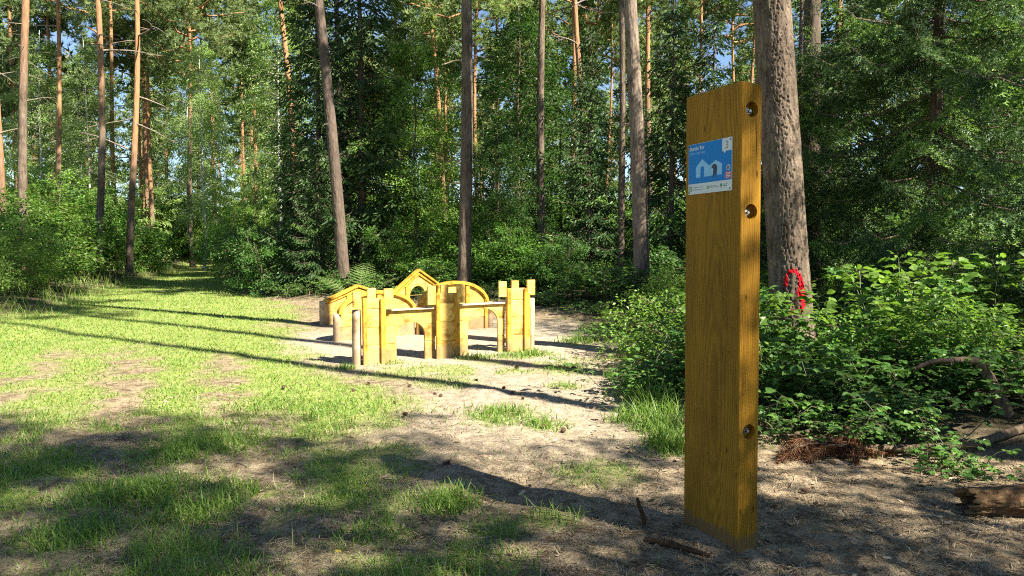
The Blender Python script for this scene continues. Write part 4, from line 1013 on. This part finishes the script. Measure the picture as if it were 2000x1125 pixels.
# ------------------------------------------------------------------ the play walls
def yellow_mat(name, a, b_, sc):
    m, n, l, bs = newmat(name)
    tc = n.new('ShaderNodeTexCoord'); oi = n.new('ShaderNodeObjectInfo')
    vm = n.new('ShaderNodeVectorMath'); vm.operation = 'MULTIPLY_ADD'; l.new(oi.outputs['Random'], vm.inputs[0]); vm.inputs[1].default_value = (3, 7, 5); l.new(tc.outputs['Object'], vm.inputs[2])
    f1 = noise(n, l, mapping(n, l, vm.outputs[0], sc), 1.0, 4, .6); f2 = noise(n, l, vm.outputs[0], 5.5, 5, .65)
    col = ramp(n, l, f1, [(.25, a), (.7, b_)])
    col = mixcol(n, l, 1.0, col, ramp(n, l, f2, [(.33, (.42, .33, .26)), (.53, (1, 1, 1))]), 'MULTIPLY')
    sp_ = n.new('ShaderNodeSeparateXYZ'); l.new(tc.outputs['Object'], sp_.inputs[0])
    dm = n.new('ShaderNodeMath'); dm.operation = 'MULTIPLY_ADD'; l.new(noise(n, l, vm.outputs[0], 11, 4, .6), dm.inputs[0]); dm.inputs[1].default_value = -.28; l.new(sp_.outputs[2], dm.inputs[2])
    col = mixcol(n, l, ramp(n, l, dm.outputs[0], [(0.0, (.6, .6, .6)), (.05, (0, 0, 0))]), col, (.24, .175, .11))
    hs = n.new('ShaderNodeHueSaturation'); mr = n.new('ShaderNodeMapRange'); mr.inputs[3].default_value = .68; mr.inputs[4].default_value = 1.1
    l.new(oi.outputs['Random'], mr.inputs[0]); l.new(mr.outputs[0], hs.inputs['Value']); l.new(col, hs.inputs['Color']); l.new(hs.outputs[0], bs.inputs['Base Color'])
    bs.inputs['Roughness'].default_value = .6; bs.inputs['Specular IOR Level'].default_value = .2
    bump(n, l, bs, f1, .2, .003); return m
M['board'] = yellow_mat('oiled_board', (.60, .365, .078), (.78, .53, .15), (3, 40, 40))
M['batten'] = yellow_mat('oiled_batten', (.54, .275, .03), (.70, .39, .05), (40, 40, 3))
M['board_brown'] = yellow_mat('brown_board', (.36, .19, .07), (.52, .30, .12), (3, 40, 40))
M['capw'] = yellow_mat('pale_cap', (.42, .33, .22), (.60, .50, .36), (3, 50, 50))  # whiter tone than the boards
M['log'] = yellow_mat('round_log', (.32, .21, .12), (.56, .42, .28), (30, 30, 2))
def wall_root(name, label, x, y, ang):
    return thing(name, label, 'play wall', (x, y, hz(x, y) * 0 - .0), (0, 0, R(ang)), 'wooden play walls in the clearing', 'thing')
def log_post(root, u, r, h, dy=0, lean=0):
    g = Geo(); z = np.linspace(-.3, h, 8); g.tube(np.stack([lean * z, 0 * z, z], -1), r * (1 + .03 * np.sin(z * 7)), 20, 0)
    bm = bmesh.new(); me = g.mesh('log_post', M['log'], False); bm.from_mesh(me); bmesh.ops.remove_doubles(bm, verts=bm.verts, dist=1e-5)
    top = [e for e in bm.edges if all(v.co.z > h - .001 for v in e.verts) and len(e.link_faces) == 2 and any(abs(f.normal.z) < .5 for f in e.link_faces)]
    bmesh.ops.bevel(bm, geom=top, offset=.008, segments=2, affect='EDGES')
    for f in bm.faces: f.smooth = abs(f.normal.z) < .3
    bm.to_mesh(me); bm.free(); obj('log_post', me, root, (u, dy, 0))
def board(root, pts, mat='board', y0=-.018, y1=.018, name='board', bev=.007):
    return poly_obj(name, pts, y0, y1, M[mat], root, bev)
def arch_pts(uc, hw, spring, top, n=11, pointed=.0):
    """arch curve from left foot springing to right"""
    out = []
    for a in np.linspace(math.pi, 0, n):
        out.append((uc + hw * math.cos(a), spring + (top - spring) * max(0.0, math.sin(a)) ** .8))
    return out
def rows_with_arch(root, u0, u1, rows, arch, mat='board', gap=.0008, **k):
    """horizontal boards between u0 and u1, cut by an arch (uc, half width, spring, top)"""
    uc, hw, sp, tp = arch
    def half(z):
        if z <= sp: return hw
        if z >= tp: return 0
        return hw * math.sqrt(max(0, 1 - (((z - sp) / (tp - sp)) ** 1.25) ** 2))
    for z0, z1 in zip(rows[:-1], rows[1:]):
        a, b = z0 + gap, z1 - gap
        if a >= tp: board(root, rect(u0, a, u1, b), mat, **k); continue
        zs = np.linspace(a, min(b, tp), 9)
        if b <= tp - .004:
            board(root, [(u0, a)] + [(uc - half(z), z) for z in zs] + [(u0, b)], mat, **k)
            board(root, [(u1, b)] + [(uc + half(z), z) for z in zs[::-1]] + [(u1, a)], mat, **k)
        else:
            zl = list(np.linspace(a, tp, 12))
            board(root, [(u0, a)] + [(uc - half(z), z) for z in zl] + [(uc + half(z), z) for z in zl[::-1][1:]] + [(u1, a), (u1, b), (u0, b)], mat, **k)

# --- front wall: three towers, two arches
FW = wall_root('castle_wall', 'yellow wooden castle wall with three battlemented towers and two arches, nearest of the play walls', -1.876, 8.96, 30.69)
log_post(FW, -.005, .054, .668, 0); log_post(FW, 2.50, .05, .71, .03, .012)
board(FW, rect(2.43, -.05, 2.455, .69), 'log', .02, .05, 'stake')
def tower(u0, u1, top, mer, rows):
    for z0, z1 in zip(rows[:-1], rows[1:]): board(FW, rect(u0 + .002, z0 + .0008, u1 - .002, min(z1, top) - .0008), 'board', -.062, -.024)
    for k, (a, b, z0, z1) in enumerate(mer): board(FW, rect(a, z0, b, z1), 'board', -.1 if k != 1 else -.055, -.064 if k != 1 else -.02, 'merlon', .005)
tower(.055, .345, .80, [(-.075, .025, .705, .89), (.118, .226, .80, .925), (.317, .435, .66, .915)], [-.04, .227, .446, .671, .80])
tower(1.03, 1.345, .83, [(.893, 1.005, .69, .93), (1.098, 1.205, .83, .94), (1.306, 1.42, .70, .935)], [-.04, .214, .469, .70, .83])
tower(2.06, 2.40, .86, [(1.925, 2.043, .75, .955), (2.147, 2.26, .86, .96), (2.368, 2.492, .757, .967)], [-.04, .222, .474, .70, .86])
for (a, b, t_) in ((.045, .098, .812), (.272, .338, .80), (1.012, 1.066, .838), (2.055, 2.118, .862), (2.325, 2.412, .855)):
    board(FW, rect(a, -.04, b, t_), 'batten', -.098 if a != .045 else -.1, -.064, 'batten', .006)
wav = [(1.272 + .014 * math.sin(z * 38) + .006, z) for z in np.linspace(-.03, .826, 48)]
board(FW, wav + [(1.342, .826), (1.342, -.03)], 'batten', -.098, -.064, 'wavy_batten', .003)
rows_with_arch(FW, .345, 1.03, [-.04, .225, .446, .632], (.695, .19, .27, .482))
rows_with_arch(FW, 1.345, 2.06, [-.04, .225, .458, .655], (1.728, .226, .36, .60))
board(FW, rect(.35, .634, 1.01, .652), 'capw', -.06, .05, 'cap_board', .003)
board(FW, rect(1.348, .657, 2.052, .677), 'capw', -.06, .05, 'cap_board', .003)
# --- round topped wall
RW = wall_root('round_topped_wall', 'yellow wooden play wall with two round tops, between the castle wall and the gabled wall', -2.617, 11.03, 38.3)
log_post(RW, .005, .05, .415); log_post(RW, 2.86, .055, .45, .02)
board(RW, rect(1.352, -.05, 1.405, .46), 'batten', -.07, -.025, 'batten')
def round_panel(u0, u1, z0, top, opening):
    uc, hw = (u0 + u1) / 2, (u1 - u0) / 2
    f = lambda u: z0 + (top - z0) * math.sqrt(max(0, 1 - ((u - uc) / hw) ** 2))
    rows = [-.02, .205, .415, .62, .9]
    for k, (a, b) in enumerate(zip(rows[:-1], rows[1:])):
        us = [u for u in np.linspace(u0, u1, 41) if f(u) > a + .012]
        if not us: continue
        top_c = [(u, min(b - .003, f(u) - .01)) for u in us]
        board(RW, [(us[0], a)] + [(us[-1], a)] + top_c[::-1], 'board_brown' if k == 0 else 'board', -.018, .018)
    # curved rim
    th = np.linspace(math.pi, 0, 33); o = [(uc + hw * math.cos(t), z0 + (top - z0) * math.sin(t)) for t in th]; i_ = [(uc + (hw - .055) * math.cos(t), z0 + (top - .055 - z0) * math.sin(t)) for t in th]
    board(RW, o + i_[::-1], 'batten', -.062, .03, 'curved_rim', .004)
    for u in opening: board(RW, rect(u - .036, -.02, u + .036, f(u) - .058), 'batten', -.05, -.02, 'batten')
round_panel(.02, 1.35, .40, .735, (.70,)); round_panel(1.41, 2.80, .42, .835, (1.79, 2.357, 2.745))
# --- gabled wall
GW = wall_root('gabled_wall', 'yellow wooden play wall with two pointed gables, furthest of the play walls', -3.418, 13.27, 43.4)
log_post(GW, .04, .062, .425); log_post(GW, 2.78, .06, .43)
def gable(u0, u1, up, zl, zr, zp, hole=None):
    f = lambda u: zl + (zp - zl) * (u - u0) / (up - u0) if u < up else zp + (zr - zp) * (u - up) / (u1 - up)
    rows = [-.02, .213, .43, .64, 1.0]
    for a, b in zip(rows[:-1], rows[1:]):
        us = [u for u in sorted(list(np.linspace(u0, u1, 31)) + [up]) if f(u) > a + .02]
        if not us: continue
        def strip(lo_f, hi_f, uu):
            if len(uu) > 1: board(GW, [(u, lo_f(u)) for u in uu] + [(u, hi_f(u)) for u in uu[::-1]], 'board', -.018, .018)
        top = lambda u: max(a + .006, min(b - .003, f(u) - .012))
        if hole is None: strip(lambda u: a, top, us)
        else:
            uc, hw, h1 = hole; sp = h1 - hw
            hv = lambda u: h1 - hw + math.sqrt(max(0, hw * hw - (u - uc) ** 2))
            strip(lambda u: a, top, [u for u in us if u < uc - hw] + [uc - hw]); strip(lambda u: a, top, [uc + hw] + [u for u in us if u > uc + hw])
            uu = list(np.linspace(uc - hw + .004, uc + hw - .004, 13))
            if b > h1 and a < h1: strip(lambda u: max(a, hv(u)), top, uu)
            elif a >= h1: strip(lambda u: a, top, uu)
            elif b > sp: strip(lambda u: min(max(a, hv(u)), top(u) - .004), top, uu)
    for k, d in enumerate((0.0, .075)):
        th = .05
        board(GW, [(u0 - .04 + d, zl - d * .2), (u0 - .04 + d, zl - th - d * .2), (up, zp - th - d), (up, zp - d)], 'batten', -.075 + .03 * k, .03 - .015 * k, 'roof_batten', .004)
        board(GW, [(up + .001, zp - d), (up + .001, zp - th - d), (u1 + .04 - d, zr - th - d * .2), (u1 + .04 - d, zr - d * .2)], 'batten' , -.075 + .03 * k, .03 - .015 * k, 'roof_batten', .004)
gable(.10, 1.50, .735, .44, .44, .69)
gable(1.53, 2.72, 2.134, .50, .56, .945, (2.125, .19, .60))
for u, h in ((.55, .52), (1.86, .62), (2.40, .60)): board(GW, rect(u - .04, -.02, u + .04, h), 'batten', -.044, -.02, 'batten')

# ------------------------------------------------------------------ grass
def blade_tpl(b):
    return np.array([(-.5, 0, 0), (.5, 0, 0), (-.38, .10 * b, .5), (.38, .10 * b, .5), (0, .42 * b, 1.0 - .18 * b)]), np.array([(0, 1, 3), (0, 3, 2), (2, 3, 4)])
def build_grass():
    global rng
    rng = np.random.default_rng(77)
    g = Geo()
    def blades(P, hgt, wid, mat=0, lean=.35, tone=None):
        N = len(P)
        if N == 0: return
        idx = rng.integers(0, 3, N)
        for k, b in enumerate((.5, 1.2, 2.0)):
            s_ = idx == k; n = s_.sum(); a = rng.uniform(0, 6.28, n); X = np.stack([np.cos(a), np.sin(a), 0 * a], -1); Y = np.stack([-np.sin(a), np.cos(a), 0 * a], -1)
            Z = norm(np.stack([rng.normal(0, lean, n), rng.normal(0, lean, n), np.ones(n)], -1))
            tv, tf = blade_tpl(b); h_ = hgt[s_][:, None]
            g.scatter(tv, tf, P[s_], X * wid[s_][:, None], Y * h_, Z * h_, mat, None if tone is None else tone[s_])
    # sward: short blades wherever the grass mask is green
    N = 330000
    y = 1.7 + 33 * rng.random(N) ** 1.75; x = rng.uniform(-.76, .45, N) * y
    gm, sm, vg = masks(x, y)
    keep = rng.random(N) < gm * np.clip(.35 + y / 9, .3, 1)
    x, y = x[keep], y[keep]; d = np.hypot(x, y); P = np.stack([x, y, height(x, y) - .006], -1)
    cl = fbm(x * 2.2, y * 2.2, 44, 3); clump = sst(.45, .7, cl)
    h = (.028 + .035 * rng.random(len(x)) + (.03 + .09 * clump) * rng.random(len(x)) * sst(9, 4, d)) * (1 + .01 * d)
    tone = np.clip(.25 + .6 * rng.random(len(x)) + .5 * (fbm(x * .8, y * .8, 51, 3) - .5), 0, 1)
    wd = .0042 + .0006 * d * rng.uniform(.6, 1.3, len(x)); dr = rng.random(len(x)) < .13
    blades(P[~dr], h[~dr], wd[~dr], 0, .5, tone[~dr]); blades(P[dr], h[dr] * .9, wd[dr] * .9, 1, .9, tone[dr])
    # tussocks
    for (cx, cy_, r_, ht, n) in TUFTS:
        n = int(n * 1.3)
        px = cx + rng.normal(0, r_ * .55, n); py = cy_ + rng.normal(0, r_ * .55, n)
        ds = np.hypot(px - cx, py - cy_) / r_; hh = ht * rng.uniform(.4, 1.1, n) * np.clip(1.15 - .4 * ds, .35, 1.1)
        blades(np.stack([px, py, height(px, py) - .008], -1), hh, rng.uniform(.004, .008, n) * (1 + cy_ / 16), 0, .38, rng.uniform(0, .65, n))
    # scattered single blades on the soil
    n = 2600; y = 2.0 + 9 * rng.random(n) ** 1.3; x = rng.uniform(-.7, .35, n) * y; nn = fbm(x * 1.4, y * 1.4, 61, 3); k_ = (nn > .5) & (veg_sd(x, y) < 0)
    x, y = x[k_], y[k_]; blades(np.stack([x, y, height(x, y) - .005], -1), rng.uniform(.03, .10, len(x)), rng.uniform(.003, .005, len(x)), 0, .5)
    # tall grass along the left edge and around the clearing
    for poly, n, ylo, yhi, smax, hh in ((VEG_L, 60000, 9, 46, 2.3, .42), (VEG_R, 26000, 4.6, 36, .55, .24)):
        y = ylo + (yhi - ylo) * rng.random(n) ** 1.5; x = rng.uniform(-.8, .5, n) * y; s_ = poly_sd(poly, x, y) + .5 * (fbm(x, y, 91) - .5)
        k_ = (s_ > -.35) & (s_ < smax) & (rng.random(n) < .9); x, y, s_ = x[k_], y[k_], s_[k_]
        cl = fbm(x * 1.7, y * 1.7, 95, 3); k_ = cl > (.36 if smax > 1 else .46); x, y, s_ = x[k_], y[k_], s_[k_]
        h = hh * rng.uniform(.35, 1.15, len(x)) * (.45 + .55 * sst(-.35, .5, s_))
        dryb = rng.random(len(x)) < .07
        P = np.stack([x, y, height(x, y) - .01], -1); wd = .0035 + .0006 * y
        blades(P[~dryb], h[~dryb], wd[~dryb], 0, .25); blades(P[dryb], h[dryb] * 1.35, wd[dryb] * .8, 1, .2)
    tag(obj('grass', g.mesh('grass', [M['grass'], M['dry']])), 'green grass growing over the path and in tufts on the sandy ground', 'grass', kind='stuff')
build_grass()

# ------------------------------------------------------------------ litter on the forest floor
def build_litter():
    global rng
    rng = np.random.default_rng(88); g = Geo()
    n = 42000; y = 1.9 + 7.5 * rng.random(n) ** 1.8; x = rng.uniform(-.6, .75, n) * y
    gm, sm, vg = masks(x, y); den = fbm(x * 1.8, y * 1.8, 31, 3)
    k_ = (rng.random(n) < (1 - gm) * sst(.3, .6, den + .12 * (x > .8) + .1 * sst(5.5, 3.5, y))) & (veg_sd(x, y) < .4)
    x, y = x[k_], y[k_]; n = len(x); P = np.stack([x, y, height(x, y) + rng.uniform(.002, .012, n)], -1)
    a = rng.uniform(0, 6.28, n); D = np.stack([np.cos(a), np.sin(a), rng.normal(0, .14, n)], -1); X, Y, Z = frames(D)
    tv = np.array([(-.5, -.5, 0), (.5, -.35, .02), (.5, .35, .02), (-.5, .5, 0), (0, -.5, .06), (0, .5, .06)]); tf = np.array([(0, 4, 5, 3), (4, 1, 2, 5)])
    l_ = rng.uniform(.03, .09, n)[:, None]; w_ = rng.uniform(.002, .0045, n)[:, None]
    g.scatter(tv, tf, P, X * l_, Y * w_, Z * l_, 0)
    # bark flakes and wood chips
    n = 2600; y = 2.1 + 6 * rng.random(n) ** 1.4; x = rng.uniform(-.5, .8, n) * y; k_ = (rng.random(n) < .25 + .6 * (x > .6)) & (veg_sd(x, y) < .5); x, y = x[k_], y[k_]; n = len(x)
    P = np.stack([x, y, height(x, y) + .006], -1); a = rng.uniform(0, 6.28, n); X, Y, Z = frames(np.stack([np.cos(a), np.sin(a), rng.normal(0, .25, n)], -1), rng.normal(0, .4, n))
    s_ = rng.uniform(.010, .032, n)[:, None]
    tv = np.array([(-1, -.3, 0), (-.2, -.5, .1), (1, -.1, 0), (.6, .35, .06), (-.7, .4, 0)]); tf = np.array([(0, 1, 2), (0, 2, 3), (0, 3, 4)])
    g.scatter(tv, tf, P, X * s_, Y * s_, Z * s_, 0)
    # thin twigs
    for k in range(240):
        y = 2.2 + 5 * rng.random() ** 1.3; x = rng.uniform(-.45, .78) * y
        if veg_sd(np.array([x]), np.array([y]))[0] > .8: continue
        a = rng.uniform(0, 6.28); ln = rng.uniform(.05, .22); t = np.linspace(-.5, .5, 4)
        p = np.stack([x + np.cos(a) * t * ln, y + np.sin(a) * t * ln, np.full(4, hz(x, y) + .008)], -1) + rng.normal(0, .006, (4, 3)) * [1, 1, .5]
        g.tube(p, rng.uniform(.0015, .004), 4, 1)
    tag(obj('needle_litter', g.mesh('needle_litter', [M['litter'], M['twig_grey']])), 'fallen pine needles, twigs and bark flakes on the sandy soil', 'litter', kind='stuff')
build_litter()

# pine cones lying on the sand
M['cone'] = plain('pine_cone', (.085, .05, .03), .85, var=.4, scale=60)
def cone_mesh():
    g = Geo(); g.tube(np.array([[-.024, 0, 0], [-.012, 0, 0], [.006, 0, 0], [.022, 0, 0], [.028, 0, 0]]), np.array([.004, .011, .011, .006, .001]), 8, 0)
    k = np.arange(46); t = k / 46; th = k * 2.4; r_ = .0135 * np.sin(np.pi * (.18 + .78 * t)) + .002
    P = np.stack([-.024 + .05 * t, r_ * np.cos(th) * .7, r_ * np.sin(th) * .7], -1); D = np.stack([np.full(46, .5), np.cos(th), np.sin(th)], -1)
    X, Y, Z = frames(D, None, np.tile([1.0, 0, 0], (46, 1)))
    tv = np.array([(0, -.004, 0), (0, .004, 0), (.011, .006, .002), (.013, 0, .0), (.011, -.006, .002)]); tf = np.array([(0, 1, 2), (0, 2, 3), (0, 3, 4)])
    g.scatter(tv, tf, P, X, Y, Z); return g.mesh('pine_cone', M['cone'])
CONE = cone_mesh()
CONES = [(-1.55, 7.21), (-1.48, 7.59), (-0.92, 6.31), (-0.68, 7.02), (0.25, 5.86), (-0.08, 7.46), (0.4, 5.75), (-0.44, 4.88), (-0.38, 7.87), (-2.31, 7.46), (0.06, 8.67), (-1.04, 7.46), (-1.08, 6.75), (-0.74, 7.09), (0.72, 8.67), (0.0, 7.21), (1.75, 4.35), (1.55, 4.75), (.1, 6.9)]
for i, (x, y) in enumerate(CONES):
    s_ = random.uniform(.65, 1.0)
    o = obj('pine_cone', CONE, None, (x, y, hz(x, y) + .016 * s_), (random.uniform(0, 6), random.uniform(-.2, .2), random.uniform(0, 6)), (s_,) * 3)
    tag(o, 'small dark pine cone lying on the sandy ground', 'pine cone', 'pine cones scattered over the sand')

# ------------------------------------------------------------------ dead wood
M['dead'] = bark_mat('dead_wood', (.045, .033, .022), (.17, .125, .085), (.3, .24, .16), 1.6, 1.0)
M['rot'] = bark_mat('rotten_wood', (.03, .018, .011), (.13, .07, .032), (.27, .18, .09), 1.2, 1.0)
def limb(name, label, pts, rad, mat='dead', seg=12, cat='dead branch', rough=.1, sub=8):
    p = np.array(pts, float); n = (len(p) - 1) * sub + 1; t0 = np.linspace(0, len(p) - 1, n); idx = np.arange(len(p))
    # Catmull-like smoothing by averaging the linear path
    q = np.stack([np.interp(t0, idx, p[:, i]) for i in range(3)], -1); r_ = np.interp(t0, idx, rad)
    for _ in range(4): q[1:-1] = (q[:-2] + 2 * q[1:-1] + q[2:]) / 4
    g = Geo(); g.tube(q, r_ * (1 + .35 * rough * np.random.default_rng(len(label)).normal(0, 1, n)), seg, 0, 0.0)
    V = g.v[0]; c = np.repeat(q, seg, 0); d = V - c
    ang = np.tile(np.arange(seg), n); k = 1 + rough * 3.0 * (vnoise(ang * 1.37, np.repeat(t0, seg) * 1.7, 3) - .5) + rough * 1.5 * (vnoise(ang * 3.1, np.repeat(t0, seg) * 5, 6) - .5); g.v[0] = c + d * k[:, None]
    return tag(obj(name, g.mesh(name, M[mat], True)), label, cat)
def G3(x, y, z): return (x, y, hz(x, y) + z)
limb('dead_branch', 'crooked dead branch bent like an elbow among the brambles on the right', [(3.08, 5.65, .52), (3.2, 5.62, .585), (3.42, 5.6, .60), (3.55, 5.6, .585), (3.63, 5.58, .43), (3.72, 5.55, .22), (3.76, 5.55, .05)], [.014, .02, .022, .034, .044, .05, .05])
limb('fallen_branch', 'pale fallen branch lying behind the heap of brown needles', [G3(1.95, 5.35, .06), G3(2.3, 5.45, .09), G3(2.6, 5.4, .12), G3(2.82, 5.45, .19)], [.008, .016, .022, .026])
limb('fallen_branch', 'broken pale stick pointing up left above the needle heap', [G3(2.55, 5.8, .35), G3(2.68, 5.7, .22), G3(2.83, 5.55, .12)], [.012, .016, .018])
limb('fallen_log', 'thin fallen log on the ground right of the needle heap', [G3(2.35, 5.15, .04), G3(2.75, 5.1, .05), G3(3.2, 5.05, .05), G3(3.7, 5.2, .05)], [.02, .024, .028, .03])
limb('fallen_branch', 'long thin twig lying under the brambles at the right', [G3(2.2, 4.75, .02), G3(2.7, 4.72, .03), G3(3.1, 4.9, .04)], [.006, .008, .006])
limb('stick', 'short dark stick standing in the soil left of the oak post', [G3(.70, 3.84, -.03), G3(.69, 3.83, .05), G3(.665, 3.83, .115), G3(.655, 3.83, .15)], [.012, .012, .01, .007], 'rot', 8, 'stick')
limb('stick', 'dark root lying at the foot of the oak post', [G3(.66, 3.62, .012), G3(.78, 3.55, .018), G3(.93, 3.42, .014)], [.012, .016, .01], 'rot', 8, 'stick')
def rotten_log(name, label, p0, p1, r0, r1):
    """hollow broken log: splintered outer shell, thick wall and a dark core"""
    r_ = np.random.default_rng(12); p0, p1 = np.array(p0), np.array(p1); d = norm(p1 - p0); a = norm(np.cross(d, [0, 0, 1.0])); b = np.cross(a, d)
    n, m = 40, 26; th = np.linspace(0, 2 * np.pi, n, endpoint=False); t = np.linspace(0, 1, m); TH, T = np.meshgrid(th, t)
    jag = .13 * (vnoise(th * 3.0, th * 0, 5)) + .07 * r_.random(n); L = np.linalg.norm(p1 - p0)
    ridge = 1 + .16 * (vnoise(TH * 4.5, T * 2.0, 7) - .5) + .10 * (vnoise(TH * 11, T * 5, 8) - .5) + .03 * r_.normal(0, 1, TH.shape)
    ax = T * L + (jag[None] - .05) * (1 - T) ** 2
    g = Geo()
    for k, sc in ((0, 1.0), (1, .66)):
        rad = (r0 + (r1 - r0) * T) * (ridge if k == 0 else sc * (1 + .2 * (vnoise(TH * 5, T * 4, 9) - .5))) * (1 if k == 0 else 1 - .9 * sst(.3, .6, T))
        V = p0 + ax[..., None] * d + (rad * np.cos(TH))[..., None] * a + (rad * np.sin(TH) * .85)[..., None] * b
        i = np.arange(m - 1)[:, None] * n; j = np.arange(n)[None]; j2 = (j + 1) % n
        g.add(V.reshape(-1, 3), np.stack([i + j, i + j2, i + n + j2, i + n + j], -1).reshape(-1, 4), 0, np.clip(r_.normal(.25, .25, m * n), 0, 1))
    g.f.append(np.stack([np.arange(n), (np.arange(n) + 1) % n, m * n + (np.arange(n) + 1) % n, m * n + np.arange(n)], -1)); g.m.append(np.zeros(n, np.int32)); g.v.append(np.zeros((0, 3))); g.t.append(np.zeros(0))
    # splinters
    k = r_.integers(0, n, 60); P = p0 + (jag[k] + .02)[:, None] * d + (r0 * .95 * np.cos(th[k]))[:, None] * a + (r0 * .8 * np.sin(th[k]))[:, None] * b
    X, Y, Z = frames(-d + r_.normal(0, .25, (60, 3))); l_ = r_.uniform(.03, .11, 60)[:, None]
    g.scatter(np.array([(-.3, -.06, 0), (-.3, .06, 0), (1, 0, 0), (-.3, 0, .06)]), np.array([(0, 1, 2), (0, 2, 3), (1, 3, 2)]), P, X * l_, Y * l_, Z * l_, 0, r_.random(60))
    return tag(obj(name, g.mesh(name, M['rot'], False)), label, 'stump')
rotten_log('rotten_stump', 'rotten broken log with a splintered end at the right edge of the ground', G3(2.47, 4.02, .06), G3(3.3, 3.88, .13), .085, .12)

def needle_heap():
    """fallen pine branch with dry brown needles"""
    global rng
    rng = np.random.default_rng(66); t = thing('dead_pine_branch', 'fallen pine branch with rust brown dry needles beside the oak post', 'dead branch', (2.15, 5.05, hz(2.15, 5.05))); t.scale = (.82, .82, .8)
    g = Geo(); P = []; D = []; gb = Geo()
    for k in range(26):
        a = rng.uniform(2.2, 4.6) if k % 3 else rng.uniform(-.6, .8); ln = rng.uniform(.15, .42); s_ = np.linspace(0, 1, 6); o = np.array([rng.uniform(-.2, .28), rng.uniform(-.1, .12), rng.uniform(.05, .15)])
        p = o + np.outer(s_ * ln, [math.cos(a), math.sin(a) * .5, .12]); p[:, 2] -= .38 * ln * s_ ** 2; p[:, 2] = np.maximum(p[:, 2], .02)
        gb.tube(p, np.linspace(.006, .0025, 6), 5, 0)
        m_ = 300; q = rng.uniform(.25, 1, m_); c = np.stack([np.interp(q, s_, p[:, i]) for i in range(3)], -1); ax = norm(p[-1] - p[0])
        P.append(c); D.append(ax * .6 + rng.normal(0, .55, (m_, 3)) + [0, 0, -.35])
    P = np.concatenate(P); D = np.concatenate(D); X, Y, Z = frames(D, rng.uniform(0, 6, len(D))); l_ = rng.uniform(.05, .10, len(P))[:, None]
    tv = np.array([(0, -.5, 0), (0, .5, 0), (.55, .4, .08), (.55, -.4, .08), (1, 0, 0)]); tf = np.array([(0, 1, 2), (0, 2, 3), (3, 2, 4)])
    g.scatter(tv, tf, P, X * l_, Y * .0045, Z * l_)
    obj('branch', gb.mesh('branch', M['twig']), t); obj('needles', g.mesh('needles', M['brown_needle']), t)
needle_heap()

# a few fallen yellow leaves
M['yleaf'] = leaf_mat('yellow_leaf', (.55, .40, .05), (.6, .5, .1), .2, .6)
gl = Geo(); gl.add(LEAF6[0] * .05, LEAF6[1]); YL = gl.mesh('fallen_leaf', M['yleaf'])
for (x, y, lab) in ((-.85, 3.51, 'small yellow fallen leaf in the shade at the bottom of the picture'), (-2.5, 3.62, 'small yellow fallen leaf near the bottom left corner')):
    tag(obj('fallen_leaf', YL, None, (x, y, hz(x, y) + .012), (.15, .1, x), (1, 1, 1)), lab, 'leaf')
